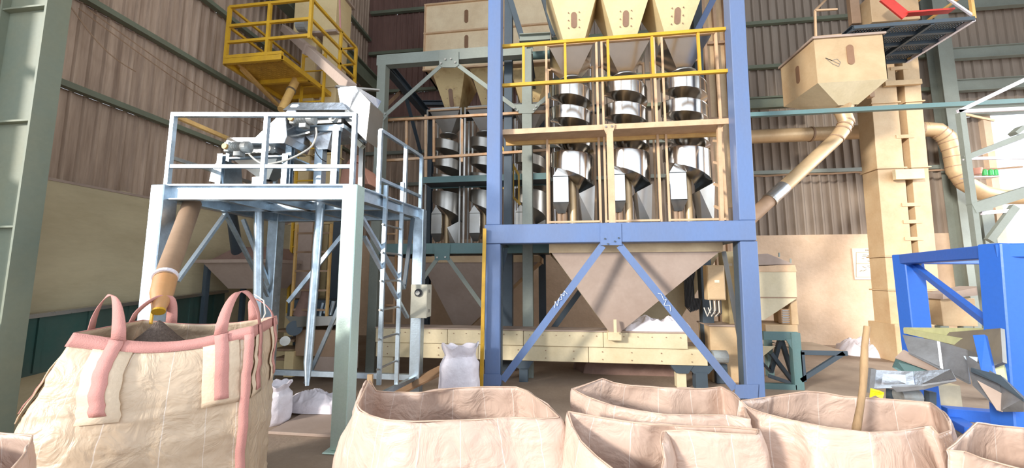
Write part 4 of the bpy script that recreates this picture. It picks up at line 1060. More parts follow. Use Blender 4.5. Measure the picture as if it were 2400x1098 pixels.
# second, lower machinery : cabinet boxes and ladder between the platform legs
t = thing('cleaning_machine', 'brown dusty seed cleaning machine with stepped cabinets behind the platform legs', 'machine', (P(730, 860, Y=5.55).x, 5.6, 0))
def cab(par, u0, v0, u1, v1, Y, D, mt, name='cabinet', bevel=.006):
    return make(name, M().box(*q8(u0, v0, u1, v1, Y, D)), mt, par, bevel=bevel)
cab(t, 690, 775, 800, 835, 5.5, .5, 'duct'); cab(t, 735, 838, 800, 880, 5.5, .5, 'dustbrown'); cab(t, 672, 705, 790, 742, 5.55, .45, 'dgrey')
cab(t, 663, 825, 688, 885, 5.45, .3, 'cream'); cab(t, 800, 590, 822, 860, 5.6, .3, 'duct', 'side_panel')
make('top_tray', M().prism([P(668, 742, Y=5.4), P(800, 742, Y=5.4), P(790, 762, Y=5.4), P(690, 768, Y=5.4)], (0, .5, 0)), 'steel_dull', t)
for u, v, r in ((770, 715, .03), (782, 718, .03), (758, 722, .025)): make('conveying_tube', M().tube([P(u, v - 12, Y=5.5), P(u - 8, v + 20, Y=5.5)], r, 10), 'galv', t)
make('drive_wheel', M().tube([P(690, 770, Y=5.38), P(690, 770, Y=5.42)], .11, 20), 'dgrey', t)
make('drive_wheel', M().tube([P(668, 800, Y=5.33), P(668, 800, Y=5.37)], .07, 20), 'steel_dull', t)
make('drive_belt', M().bar(P(684, 790, Y=5.39), P(665, 812, Y=5.35), .02, .01), 'rubber', t)
cab(t, 688, 520, 732, 700, 5.8, .3, 'dustbrown', 'casing'); cab(t, 768, 520, 800, 775, 5.95, .25, 'dgrey', 'casing')
for k in range(4): cab(t, 640, 775 + k * 22, 690, 780 + k * 22, 5.6, .3, 'duct', 'louvre')
make('sack_sleeve', M().tube([P(722, 655, Y=5.5), P(716, 700, Y=5.5), P(706, 740, Y=5.5)], [.05, .08, .12], 14), 'tarp', t, smooth=True)
t = thing('fixed_ladder', 'brown ladder with rungs between the rear platform legs', 'ladder', (P(690, 850, Y=5.4).x, 5.42, 0))
for u in (683, 700): pass
x0_, x1_ = P(686, 700, Y=5.42).x, P(768, 700, Y=5.42).x
for x in (x0_, x1_): make('rail', M().bar((x, 5.42, 0.9), (x, 5.42, 2.4), .035, .035), 'yellow_dull', t)
for i in range(5): make('rung', M().bar((x0_, 5.42, 1.1 + i * .29), (x1_, 5.42, 1.1 + i * .29), .022, .03), 'duct', t)
t = thing('fixed_ladder', 'orange-brown ladder standing behind the galvanised access ladder', 'ladder', (P(915, 720, Y=6.6).x, 6.6, 0))
x0_, x1_ = P(893, 700, Y=6.6).x, P(925, 700, Y=6.6).x
for x in (x0_, x1_): make('rail', M().bar((x, 6.6, 0.0), (x, 6.6, 2.9), .035, .035), 'brownrail', t)
for i in range(8): make('rung', M().bar((x0_, 6.6, .45 + i * .32), (x1_, 6.6, .45 + i * .32), .022, .03), 'brownrail', t)

#SECTION right side
# ------------------------------------------------------------------ control boxes at the right of the blue frame
t = thing('control_box', 'rust-stained cream electrical box hung beside the right blue column', 'electrical box', tuple(P(1680, 706, Y=6.0)))
cab(t, 1660, 622, 1697, 704, 6.0, .16, 'cream_rust', 'enclosure'); cab(t, 1662, 624, 1696, 702, 5.985, .012, 'cream_rust', 'cover')
cab(t, 1675, 657, 1686, 663, 5.978, .004, 'paper', 'label_plate', 0)
for k in range(6):
    u = 1664 + k * 5; make('cable', M().tube([P(u, 704, Y=6.05), P(u + 2, 725 + k * 2, Y=6.03), P(u - 6, 742, Y=6.08), P(u - 14, 722, Y=6.15)], .009, 6), 'rubber' if k % 2 else 'whitecable', t, smooth=True)
t = thing('cable_bundle', 'bundle of black cables hanging beside the dark rear column', 'cables', tuple(P(1612, 740, Y=6.5)))
for k in range(7):
    u = 1604 + k * 3.4; make('cable', M().tube([P(u + 10, 600, Y=6.5), P(u, 660, Y=6.48 + .01 * k), P(u + 3, 718, Y=6.48 + .01 * k), P(u + 14, 732 - k, Y=6.5), P(u + 18, 700, Y=6.52)], .012, 6), 'rubber', t, smooth=True)
# cream cabinet behind the right blue column
t = thing('control_cabinet', 'tall stained cream cabinet standing behind the right blue column', 'cabinet', (P(1700, 900, Y=6.5).x, 6.5, 0))
a = P(1663, 765, Y=6.4); b = P(1742, 765, Y=6.4)
make('body', M().box(a.x, b.x, 6.4, 6.9, 0, a.z), 'cream_rust', t, bevel=.006)
make('top_ledge', M().box(a.x - .02, b.x + .02, 6.37, 6.92, a.z, a.z + .02), 'dustbrown', t)
a2_ = P(1700, 590, Y=6.55); b2_ = P(1742, 590, Y=6.55)
make('upper_body', M().box(a2_.x, b2_.x, 6.55, 6.85, a.z + .02, a2_.z), 'cream', t, bevel=.006)
cab(t, 1704, 618, 1716, 624, 6.545, .004, 'paper', 'label_plate', 0)
cab(t, 1680, 855, 1705, 900, 6.3, .08, 'dgrey', 'switch')
# separator machine on a teal stand
YM = 6.15
t = thing('seed_separator', 'cream cabinet machine with slanted underside on a teal stand, right of the blue frame', 'machine', (P(1820, 910, Y=YM).x, YM, 0))
pts = [(1750, 637), (1866, 637), (1869, 700), (1790, 752), (1750, 752)]
make('body', M().prism([P(u, v, Y=YM) for u, v in pts], (0, .8, 0)), 'cream_green', t, bevel=.006)
make('body_band', M().prism([P(u, v, Y=YM - .01) for u, v in [(1750, 625), (1864, 622), (1868, 638), (1750, 638)]], (0, .82, 0)), 'angle', t, bevel=.004)
make('roof_cover', M().prism([P(u, v, Y=YM - .01) for u, v in [(1750, 597), (1800, 595), (1862, 620), (1750, 623)]], (0, .82, 0)), 'dustbrown', t, bevel=.004)
make('seam', M().box(*q8(1752, 697, 1868, 699, YM - .006, .01)), 'duct', t)
cab(t, 1857, 702, 1868, 762, YM + .05, .5, 'cream_rust', 'side_post'); cab(t, 1795, 763, 1870, 780, YM, .6, 'cream_rust', 'base_band')
make('bellows', M().tube([P(1774, 752 + 4 * i, Y=YM + .2) for i in range(16)], [.05 if i % 2 else .06 for i in range(16)], 16), 'duct', t)
cab(t, 1833, 725, 1853, 760, YM + .1, .1, 'angle', 'louvre_box')
for k in range(6): cab(t, 1834, 728 + k * 5.5, 1852, 730 + k * 5.5, YM + .09, .01, 'steel_dull', 'louvre', 0)
for (u, v) in ((1826, 603), (1853, 617)): make('wing_bolt', M().tube([P(u, v, Y=YM), P(u, v - 10, Y=YM)], .012, 8), 'grey', t)
make('stand_beam', M().box(*q8(1790, 779, 1870, 798, YM - .02, .06)), 'teal', t, bevel=.004)
p = P(1863, 800, Y=YM)
make('leg', M().box(p.x - .06, p.x + .06, YM - .04, YM + .06, 0, P(1863, 780, Y=YM).z), 'teal', t, bevel=.004)
make('leg', M().box(p.x - .05, p.x + .04, YM + .7, YM + .8, 0, P(1863, 780, Y=YM).z), 'teal', t, bevel=.004)
p = P(1800, 800, Y=YM); make('leg', M().box(p.x - .04, p.x + .04, YM + .7, YM + .8, 0, P(1863, 780, Y=YM).z), 'dgrey', t, bevel=.004)
make('base_rail', M().box(*q8(1772, 903, 1868, 918, YM - .04, .08)), 'teal', t, bevel=.004)
make('corner_gusset', M().prism([P(u, v, Y=YM - .03) for u, v in [(1842, 796), (1858, 796), (1858, 822)]], (0, .02, 0)), 'teal', t)
for (a, b) in (((1806, 832), (1862, 905)), ((1830, 800), (1858, 890)), ((1826, 800), (1804, 875)), ((1780, 848), (1800, 870)), ((1800, 885), (1860, 905))):
    make('brace', M().angle(P(*a, Y=YM + .05), P(*b, Y=YM + .3), .05, .008), 'dgrey', t)
make('tray', M().frust([P(1772, 838, Y=YM - .05), P(1786, 838, Y=YM - .05), P(1786, 838, Y=YM + .3), P(1772, 838, Y=YM + .3)], [P(1757, 812, Y=YM - .1), P(1818, 812, Y=YM - .1), P(1818, 812, Y=YM + .5), P(1757, 812, Y=YM + .5)]), 'cream_green', t, bevel=.004)
# triangular wall table
t = thing('bracket_table', 'grey steel outrigger table with perforated top beside the teal stand', 'table', (P(1920, 880, Y=YM).x, YM, 0))
zt_b = P(1920, 823, Y=YM - .02).z; xa_ = P(1872, 820, Y=YM).x; xb_ = P(1982, 820, Y=YM).x
make('table_top', M().box(xa_, xb_, YM - .02, YM + .75, zt_b - .015, zt_b), 'steel_dull', t)
make('top_frame', M().box(xa_, xb_, YM - .04, YM - .02, zt_b - .06, zt_b + .005), 'dgrey', t, bevel=.003)
make('brace', M().bar(P(1976, 828, Y=YM - .02), P(1876, 892, Y=YM - .02), .06, .04, up=(0, 1, 0)), 'dgrey', t)
make('inner_leg', M().box(xa_ + .0, xa_ + .05, YM - .04, YM + .02, .12, zt_b - .02), 'dgrey', t)
# poster
p0 = P(2003, 656, Y=YB - .01); p1 = P(2097, 582, Y=YB - .01)
t = thing('wall_chart', 'pale framed safety chart with faint drawings on the back wall, left of the right elevator', 'poster', (p0.x, YB - .01, p0.z))
make('sheet', M().box(p0.x, p1.x, YB - .02, YB - .002, p0.z, p1.z), 'paper', t)
def line(u0, v0, u1, v1, w=.008, mt='ink'): make('printed_line', M().bar(P(u0, v0, Y=YB - .022), P(u1, v1, Y=YB - .022), w, .002, up=(0, 1, 0)), mt, t)
for l in ((2007, 592, 2093, 592), (2007, 618, 2093, 618), (2007, 650, 2093, 650), (2007, 592, 2007, 650), (2048, 592, 2048, 650), (2093, 592, 2093, 650)): line(*l)
random.seed(3)
for cx_, cy_ in ((2012, 596), (2052, 596), (2012, 622), (2052, 622)):
    m = M()
    for k in range(7):
        u = cx_ + random.uniform(0, 34); v = cy_ + random.uniform(2, 18)
        m.bar(P(u, v, Y=YB - .023), P(u + random.uniform(3, 10), v + random.uniform(-4, 4), Y=YB - .023), .012, .002, up=(0, 1, 0))
    make('printed_figure', m, 'ink', t)
for k in range(11):
    u = 2028 + k * 4.5
    if k == 5: continue
    line(u, 587, u + 3, 587, .03)
# white sacks by the wall
for i, (u, v, s_) in enumerate(((2030, 828, .55), (2062, 832, .5), (2012, 822, .35))):
    q = P(u, v, Z=0)
    crumple('empty_sacks', ['crumpled white sacks heaped by the back wall, middle heap', 'crumpled white sacks by the back wall, heap touching the right elevator', 'crumpled white sacks by the back wall, smallest heap, leftmost'][i], 'sack', q.x, q.y - .1, s_, .35, .36 - .06 * i, 0, 'white_bag_lit_bar', 12.3 + i, 'white sacks by the back wall', n=30)
# ------------------------------------------------------------------ right elevator
YR = 8.35
t = thing('bucket_elevator', 'wide cream twin-leg bucket elevator at the right, under the hanging hopper box', 'elevator', (P(2150, 850, Y=YR).x, YR, 0))
# slight real lean handled by two plumb lines averaged
def lc(u0, v0, u1, v1): return P(u0, v0, Y=YR), P(u1, v1, Y=YR)
segs = [0.02, 1.35, 2.0, 3.75, 5.1, 6.35]
def legcas(u_top, u_bot, wl_, nm):
    T_ = P(u_top, 262, Y=YR); Bq = P(u_bot, 800, Y=YR)
    for a, b in zip(segs[:-1], segs[1:]):
        fa = (a - Bq.z) / (T_.z - Bq.z); fb_ = (b - Bq.z) / (T_.z - Bq.z)
        xa, xb = Bq.x + (T_.x - Bq.x) * fa, Bq.x + (T_.x - Bq.x) * fb_
        s_ = make(nm, M().hexa([(xa, YR, a), (xa + wl_, YR, a), (xa + wl_, YR + .4, a), (xa, YR + .4, a), (xb, YR, b - .006), (xb + wl_, YR, b - .006), (xb + wl_, YR + .4, b - .006), (xb, YR + .4, b - .006)]), 'cream_rust', t, bevel=.005)
        make('flange', M().box(xb - .03, xb + wl_ + .03, YR - .03, YR + .43, b - .025, b), 'cream_rust', s_)
w1 = P(2107, 262, Y=YR).x - P(2045, 262, Y=YR).x; w2_ = P(2164, 262, Y=YR).x - P(2125, 262, Y=YR).x
legcas(2045, 2092, w1, 'casing_section'); legcas(2125, 2172, w2_, 'casing_section')
xT = P(2116, 262, Y=YR); xB = P(2163, 800, Y=YR)
make('back_plate', M().hexa([(xB.x - .12, YR + .3, 0), (xB.x + .12, YR + .3, 0), (xB.x + .12, YR + .32, 0), (xB.x - .12, YR + .32, 0), (xT.x - .15, YR + .3, 6.3), (xT.x + .1, YR + .3, 6.3), (xT.x + .1, YR + .32, 6.3), (xT.x - .15, YR + .32, 6.3)]), 'tarp', t)
make('guide_rail', M().bar((xB.x, YR + .1, .5), (xT.x - .03, YR + .1, 6.3), .05, .05), 'cream_rust', t)
for v in (160, 195, 320, 480, 520, 560, 600, 660):
    p = P(2116 + (v - 262) * .087, v, Y=YR); make('tie_plate', M().box(p.x - .16, p.x + .16, YR - .01, YR + .03, p.z - .035, p.z + .035), 'cream_rust', t)
p = P(2130, 410, Y=YR - .05); make('clamp_box', M().box(p.x - .28, p.x + .22, YR - .12, YR - .04, p.z - .1, p.z + .1), 'cream_green', t, bevel=.005)
for v in (102, 196): p = P(2110, v, Y=YR - .05); make('tie_beam', M().box(p.x - .3, p.x + .35, YR - .1, YR - .03, p.z - .05, p.z + .05), 'duct_light', t)
make('boot', M().box(P(2098, 770, Y=YR - .15).x, P(2205, 770, Y=YR - .15).x, YR - .15, YR + .5, 0, P(2150, 760, Y=YR).z), 'cream_rust', t, bevel=.008)
# hanging hopper box
YHB = 7.0
t = thing('hopper_box', 'cream five-sided hopper box with two slots hanging high at the right', 'hopper', tuple(P(1975, 265, Y=YHB + .5)))
A = P(1907, 90, Y=YHB); B = P(2070, 82, Y=YHB); Cq = P(1915, 195, Y=YHB); Dq = P(2080, 185, Y=YHB)
zt4, zb4 = A.z, Cq.z; lx0 = A.x; rx0 = B.x
lfx = P(1858, 155, Y=YHB + .95).x
D_ = .95
# left side is angled outwards : front, left, right, back sheets
rt = [(lx0, YHB, zt4), (rx0, YHB, zt4), (rx0, YHB + D_, zt4), (lx0 - .05, YHB + D_, zt4)]
rb = [(lx0, YHB, zb4), (rx0, YHB, zb4), (rx0, YHB + D_, zb4), (lx0 - .05, YHB + D_, zb4)]
for i, nm in enumerate(('front_sheet', 'side_sheet', 'back_sheet', 'side_sheet')):
    j = (i + 1) % 4; T1, T2, B1, B2 = map(Vector, (rt[i], rt[j], rb[i], rb[j])); n_ = (T2 - T1).cross(B1 - T1).normalized() * .012
    make(nm, M().hexa([B1, B2, B2 + n_, B1 + n_, T1, T2, T2 + n_, T1 + n_]), 'cream_rust' if nm == 'side_sheet' else 'duct_light', t)
ob_ = P(1974, 262, Y=YHB + D_ / 2); zo = P(1974, 255, Y=YHB + D_ / 2).z
make('cone', M().shell(rb, rect(ob_.x - .16, ob_.x + .16, YHB + D_ / 2 - .16, YHB + D_ / 2 + .16, zo), .008), 'cream_green', t)
make('rim_angle', M().shell([(x + (.03 if x > 5 else -.03), y + (.03 if y > YHB + .5 else -.03), z + .02) for x, y, z in rt], [(x + (.03 if x > 5 else -.03), y + (.03 if y > YHB + .5 else -.03), z - .02) for x, y, z in rt], .03), 'dustbrown', t)
slot(t, P(1993, 128, Y=YHB - .005), .36, .11, bolts=False)
sc = P(1889, 165, X=lx0 - .03); sc = Vector((lx0 - .022, YHB + D_ * .5, (zt4 + zb4) / 2))
slot(t, sc, .34, .11, axis=(0, 1, 0), nrm=(-1, 0, 0), bolts=False)
m = M()
scr = [(1935, 136), (1952, 150), (1966, 156), (1970, 146), (1962, 138), (1950, 142), (1935, 136), (1955, 144), (1968, 150)]
for a_, b_ in zip(scr[:-1], scr[1:]): m.bar(P(*a_, Y=YHB - .004), P(*b_, Y=YHB - .004), .010, .003, up=(0, 1, 0))
make('scribble_mark', m, 'ink', t)
make('hanger_post', M().bar((rx0 + .08, YHB + .5, zb4 - .1), (rx0 + .08, YHB + .5, zt4 + .4), .08, .08), 'duct', t)
# pipe from the box : collar, segmented elbow, long diagonal
e0 = Vector((ob_.x, ob_.y, zo)); ye = ob_.y
pts = [e0 + Vector((0, 0, .02)), e0 - Vector((0, 0, .12))]
k0 = P(1984, 285, Y=ye); k1 = P(1975, 305, Y=ye); k2 = P(1960, 325, Y=ye); end = P(1722, 546, Y=ye - .3)
t = thing('discharge_pipe', 'bent cream pipe running diagonally down from the hopper box to the blue frame', 'pipe', tuple(e0))
make('collar', M().tube([e0 + Vector((0, 0, .04)), e0 - Vector((0, 0, .08))], [.2, .12], 20), 'duct_light', t)
make('elbow', M().tube([e0 - Vector((0, 0, .05)), k0, k1, k2], [.12, .12, .12, .118], 20), 'duct_light', t, smooth=True)
for a_ in (k0, k1, k2, lerp(k0, k1, .5)): make('elbow_seam', M().tube([a_ + Vector((.006, 0, .01)), a_ - Vector((.006, 0, .01))], .127, 20), 'duct', t)
make('pipe_run', M().tube([k2, lerp(k2, end, .55)], .115, 20), 'duct_light', t, smooth=True)
make('sleeve', M().tube([lerp(k2, end, .52), lerp(k2, end, .66)], .122, 20), 'tin', t, smooth=True)
make('pipe_run', M().tube([lerp(k2, end, .66), end], .115, 20), 'duct', t, smooth=True)
make('clamp_ring', M().tube([lerp(k2, end, .65), lerp(k2, end, .665)], .135, 20), 'steel_dull', t)
# horizontal pipe bending down at the right
hy = 9.2
pp = [P(1735, 322, Y=hy), P(1900, 315, Y=hy), P(2050, 308, Y=hy), P(2165, 303, Y=hy)]
z0_ = pp[1].z
pp = [Vector((p.x, hy, z0_)) for p in pp]
bend = [P(2195, 305, Y=hy), P(2218, 322, Y=hy), P(2232, 355, Y=hy), P(2240, 400, Y=hy), P(2262, 430, Y=hy), P(2300, 452, Y=hy), P(2345, 462, Y=hy), P(2420, 462, Y=hy)]
t = thing('air_duct', 'long horizontal cream round duct bending down at the far right behind the elevator', 'duct', tuple(pp[0]))
make('duct_run', M().tube(pp, .155, 22), 'duct_light', t, smooth=True)
make('duct_bend', M().tube([pp[-1]] + bend, .155, 22), 'duct_light', t, smooth=True)
for p in (lerp(pp[0], pp[1], .1), lerp(pp[1], pp[2], .0), lerp(pp[2], pp[3], .9)): make('clamp_ring', M().tube([p - Vector((.02, 0, 0)), p + Vector((.02, 0, 0))], .17, 22), 'duct', t)
for a_, b_ in zip(bend[:4], bend[1:5]):
    for f in (.3, .8): c = lerp(a_, b_, f); d_ = (b_ - a_).normalized() * .008; make('seam_ring', M().tube([c - d_, c + d_], .162, 22), 'duct', t)
# dark service rail across the right half
A_ = P(1740, 269, Y=6.6); B_ = P(2400, 240, Y=6.6); zz5 = (A_.z + B_.z) / 2
single('service_rail', M().bar((A_.x, 6.6, zz5), (B_.x + 2.0, 6.6, zz5), .07, .07), 'teal', 'long dark teal rail crossing in front of the right elevator below the hopper box', 'rail')
A_ = P(1745, 245, Y=9.6); B_ = P(1865, 240, Y=9.6); single('wall_beam', M().ibeam((A_.x - 1, 9.6, A_.z), (B_.x, 9.6, A_.z), .12, .26), 'green', 'pale green beam end on the back wall left of the hopper box', 'beam')
A_ = P(1745, 412, Y=9.85); B_ = P(2400, 422, Y=9.85)
single('wall_cable', M().tube([Vector((A_.x + (B_.x - A_.x) * k / 12, 9.85, A_.z - .03 * math.sin(k * 1.3) ** 2)) for k in range(13)], .022, 6), 'duct', 'dusty cable sagging along the back wall at the right', 'cable')
# overhead walkway at top right
YW0 = 6.9
t = thing('overhead_walkway', 'grated overhead walkway with thin rails and a red guard, top right corner of the photo', 'walkway', tuple(P(2150, 70, Y=YW0)))
c_ = P(2282, 44, Y=YW0); zw = c_.z
q1_ = P(1990, 78, Z=zw); q2_ = P(2140, 142, Z=zw)
WX0 = P(2000, 70, Y=YW0).x; WX1 = c_.x; WY1 = min(q2_.y, 9.6)
for i in range(3):
    xa, xb = WX0 + (WX1 - WX0) * i / 3, WX0 + (WX1 - WX0) * (i + 1) / 3
    make('side_beam', M().channel((xa, YW0, zw), (xa, WY1, zw), .05, .09, .008), 'dgrey', t)
make('side_beam', M().channel((WX1, YW0, zw), (WX1, WY1, zw), .05, .09, .008), 'white_bag_lit_bar', t)
nb = 4
for i in range(nb + 1):
    y = YW0 + (WY1 - YW0) * i / nb; make('cross_beam', M().bar((WX0, y, zw), (WX1, y, zw), .05, .06), 'dgrey', t)
# expanded grating : crossed thin bars
for i in range(3):
    xa, xb = WX0 + (WX1 - WX0) * i / 3, WX0 + (WX1 - WX0) * (i + 1) / 3
    m = M()
    for k in range(13): x = xa + (xb - xa) * (k + .5) / 13; m.bar((x, YW0, zw + .03), (x, WY1, zw + .03), .016, .01, up=(0, 0, 1))
    for k in range(28): y = YW0 + (WY1 - YW0) * (k + .5) / 28; m.bar((xa, y, zw + .036), (xb, y, zw + .036), .018, .01, up=(0, 0, 1))
    make('grating', m, 'dgrey', t)['kind'] = 'stuff'
for z in (.5, 1.0): make('handrail', M().bar((WX1, YW0, zw + z), (WX1, WY1, zw + z), .035, .035), 'yellow_dull', t)
make('handrail', M().bar((WX1, YW0, zw + .05), (WX0 + .9, YW0, zw + 1.0), .03, .03), 'white_bag_lit_bar', t)
for y in (YW0, YW0 + 1.2): make('rail_post', M().bar((WX1, y, zw), (WX1, y, zw + 1.0), .045, .045), 'yellow_dull', t)
lr = [P(1910, 25, Y=YW0 + .3), P(1912, 88, Y=YW0 + .3)]
make('rail_post', M().bar(lr[0], lr[1], .03, .03), 'angle', t)
make('handrail', M().bar(lr[0], P(1962, 22, Y=YW0 + .3), .03, .03), 'angle', t); make('handrail', M().bar(lr[0], P(1935, 0, Y=YW0 + .9), .03, .03), 'angle', t)
make('handrail', M().bar(lr[1], P(1976, 82, Y=YW0 + .3), .035, .035), 'angle', t)
make('red_guard', M().bar(P(2070, -5, Y=YW0 + .2), P(2123, 38, Y=YW0 + .2), .16, .03), 'red', t); make('red_guard', M().bar(P(2123, 33, Y=YW0 + .2), P(2230, 25, Y=YW0 + .2), .12, .03), 'red', t)
cab(t, 2045, -20, 2150, 52, YW0 + .5, .5, 'cream_rust', 'head_casing'); cab(t, 1998, -20, 2012, 55, YW0 + .6, .1, 'duct', 'upright')
# light truss tower at far right
t = thing('truss_tower', 'light steel truss tower with thin bars coloured white as if sunlit at the far right', 'tower', (P(2275, 600, Y=6.0).x, 6.0, 0))
ty = 6.0
b0 = P(2292, 600, Y=ty); t0 = P(2247, 262, Y=ty)
xx = (b0.x + t0.x) / 2
make('column', M().bar((b0.x, ty, 0), (P(2262, 350, Y=ty).x, ty, 3.9), .07, .07), 'grey', t)
make('column', M().ibeam((P(2310, 560, Y=ty + .8).x, ty + .8, 0), (P(2310, 560, Y=ty + .8).x, ty + .8, 2.75), .16, .16), 'grey', t)
for a_, b_, w_, m_ in (((2245, 262), (2420, 178), .05, 'white_bag_lit_bar'), ((2245, 262), (2420, 254), .05, 'white_bag_lit_bar'), ((2247, 265), (2330, 283), .03, 'angle'), ((2258, 372), (2398, 318), .07, 'grey'), ((2258, 376), (2398, 326), .03, 'white_bag_lit_bar'), ((2260, 372), (2420, 370), .04, 'white_bag_lit_bar'), ((2276, 490), (2420, 445), .14, 'grey'), ((2318, 565), (2378, 485), .09, 'grey'), ((2300, 500), (2420, 490), .05, 'white_bag_lit_bar')):
    make('truss_bar', M().bar(P(*a_, Y=ty), P(*b_, Y=ty), w_, w_ * .6, up=(0, 1, 0)), m_, t)  # white bars: sunlight on the steel is put into their colour
make('lug', M().bar(P(2374, 315, Y=ty), P(2392, 300, Y=ty), .1, .05), 'grey', t)
make('tool_shelf', M().box(*q8(2270, 412, 2348, 416, 7.5, .15)), 'white_bag_lit_bar', t)
for u, lab in ((2308, 'left one, beside the pink tub'), (2322, 'middle of three'), (2334, 'rightmost of three')):
    p = P(u, 404, Y=7.55); single('green_bottle', M().tube([(p.x, 7.55, p.z - .055), (p.x, 7.55, p.z + .03), (p.x, 7.55, p.z + .05)], [.035, .035, .015], 12), 'greenlamp', 'small bright green bottle on the far right shelf, ' + lab, 'bottle', 'green bottles at the far right', smooth=True)
p = P(2288, 402, Y=7.55); single('pink_tub', M().tube([(p.x, 7.55, p.z - .055), (p.x, 7.55, p.z + .05)], [.06, .08], 14), 'pinkbox', 'pink plastic tub on the shelf beside the green bottles', 'tub', smooth=True)

#SECTION blue stand
# ------------------------------------------------------------------ bright blue stand with vibrating tray machine
zs_ = 1.83
c1_ = P(2126, 597, Z=zs_); c2_ = P(2352, 573, Z=zs_)
t = thing('machine_stand', 'bright blue box-section stand with diagonal brace at the right edge of the photo', 'stand', (c2_.x, c2_.y, 0))
make('leg', M().box(c1_.x - .09, c1_.x + .09, c1_.y - .08, c1_.y + .08, 0, zs_), 'blue2', t, bevel=.008)
make('leg', M().bar((P(2372, 985, Y=c2_.y).x - .0, c2_.y, 0), (c2_.x, c2_.y, zs_), .19, .16, up=(0, 1, 0)), 'blue2', t, bevel=.008)
d_ = (c2_ - c1_).normalized()
make('top_beam', M().bar(c1_ - d_ * .09 - Vector((0, 0, .05)), c2_ + d_ * .09 - Vector((0, 0, .05)), .16, .1, up=(0, 0, 1)), 'blue2', t, bevel=.008)
c4_ = c2_ + Vector((1.2, .3, 0)); c5_ = c1_ + Vector((1.3, .4, 0))
make('top_beam', M().bar(c2_ - Vector((0, 0, .05)), c4_ - Vector((0, 0, .05)), .1, .1, up=(0, 0, 1)), 'blue2', t, bevel=.008)
make('top_beam', M().bar(c1_ - Vector((0, 0, .05)), c5_ - Vector((0, 0, .05)), .1, .1, up=(0, 0, 1)), 'blue2', t, bevel=.008)
make('leg', M().box(c4_.x - .08, c4_.x + .08, c4_.y - .08, c4_.y + .08, 0, zs_), 'blue2', t, bevel=.008)
make('corner_gusset', M().prism([c2_ + Vector((.06, -.0, -.08)), c2_ + Vector((.5, .1, -.08)), c2_ + Vector((.06, 0, -.45))], (0, .02, 0)), 'blue2', t)
def pl(u, v, f):  # point on the vertical plane through the two front legs at parameter f
    q = lerp(c1_, c2_, f); return P(u, v, Y=q.y)
make('brace', M().bar(pl(2145, 625, .06), pl(2322, 762, .86), .05, .05), 'blue2', t)
make('brace_foot', M().prism([pl(2138, 618, .05), pl(2165, 612, .08), pl(2145, 645, .05)], (0, .04, 0)), 'grey', t)
lb0 = P(2212, 968, Z=.16); lb1 = P(2420, 985, Z=.16)
make('base_beam', M().bar(lb0, lb1, .12, .12), 'blue2', t, bevel=.006)
make('base_beam', M().bar(P(2230, 985, Z=.1), P(2285, 1015, Z=.1), .14, .08), 'blue2', t, bevel=.006)
make('base_leg', M().box(*q8(2368, 985, 2400, 1030, 4.0, .12)), 'blue2', t)
# tray machine
t = thing('vibrating_screen', 'inclined vibrating screen with worn steel trays and a yellow tag, inside the bright blue stand', 'machine', (c1_.x, 3.9, .9))
def sheet(name, pts, th, mt, par=None, **k):
    """pts: (u, v, Y); gives a thick sheet"""
    V = [P(u, v, Y=Y) for u, v, Y in pts]; n_ = (V[1] - V[0]).cross(V[2] - V[0]).normalized() * th
    return make(name, M().prism(V, n_), mt, par or t, **k)
sheet('side_rail', [(2118, 768, 4.3), (2345, 770, 3.2), (2345, 782, 3.2), (2290, 800, 3.4), (2118, 780, 4.3)], .03, 'lime')
sheet('deck_side', [(2117, 770, 4.25), (2330, 806, 3.2), (2330, 830, 3.2), (2118, 782, 4.25)], .02, 'lime')
sheet('screen_deck', [(2150, 785, 4.2), (2345, 770, 3.1), (2350, 850, 3.0), (2300, 870, 3.2)], .02, 'steel_dull')
sheet('front_tray', [(2115, 785, 3.8), (2198, 800, 3.6), (2205, 868, 3.5), (2130, 828, 3.7)], .012, 'worn')
sheet('front_tray', [(2199, 800, 3.6), (2265, 820, 3.4), (2272, 900, 3.3), (2206, 868, 3.5)], .012, 'worn')
sheet('tray_bottom', [(2130, 830, 3.7), (2272, 902, 3.3), (2250, 860, 3.7), (2150, 815, 4.0)], .012, 'worn')
sheet('tray_seam', [(2196, 800, 3.53), (2203, 802, 3.52), (2211, 868, 3.47), (2204, 867, 3.48)], .008, 'worn')
sheet('under_plate', [(2098, 838, 3.7), (2118, 820, 3.75), (2206, 868, 3.52), (2196, 874, 3.55)], .012, 'dustbrown')
sheet('dark_chute', [(2100, 842, 3.72), (2200, 868, 3.6), (2130, 885, 3.7), (2092, 862, 3.8)], .02, 'teal')
sheet('lower_tray', [(2052, 868, 3.5), (2140, 871, 3.45), (2145, 908, 3.4), (2046, 912, 3.5)], .012, 'tin')
sheet('lower_tray', [(2141, 871, 3.45), (2228, 866, 3.3), (2240, 888, 3.25), (2146, 908, 3.4)], .012, 'tin')
sheet('tray_end', [(2042, 866, 3.45), (2054, 866, 3.45), (2048, 918, 3.45), (2036, 922, 3.45)], .04, 'worn')
sheet('lower_lip', [(2088, 905, 3.35), (2160, 902, 3.3), (2240, 890, 3.2), (2165, 910, 3.3), (2100, 916, 3.35)], .012, 'worn')
sheet('discharge_chute', [(2262, 832, 3.2), (2345, 885, 2.95), (2340, 962, 2.9), (2280, 905, 3.1)], .012, 'worn')
sheet('discharge_chute', [(2346, 885, 2.95), (2398, 935, 2.75), (2398, 966, 2.8), (2341, 966, 2.9)], .012, 'worn')
sheet('chute_flap', [(2290, 892, 3.0), (2358, 928, 2.9), (2350, 966, 2.88), (2336, 962, 2.9)], .012, 'dustbrown')
sheet('chute_edge', [(2275, 862, 3.05), (2345, 880, 2.9), (2398, 935, 2.75), (2398, 942, 2.75), (2340, 900, 2.88), (2275, 872, 3.05)], .02, 'dgrey')
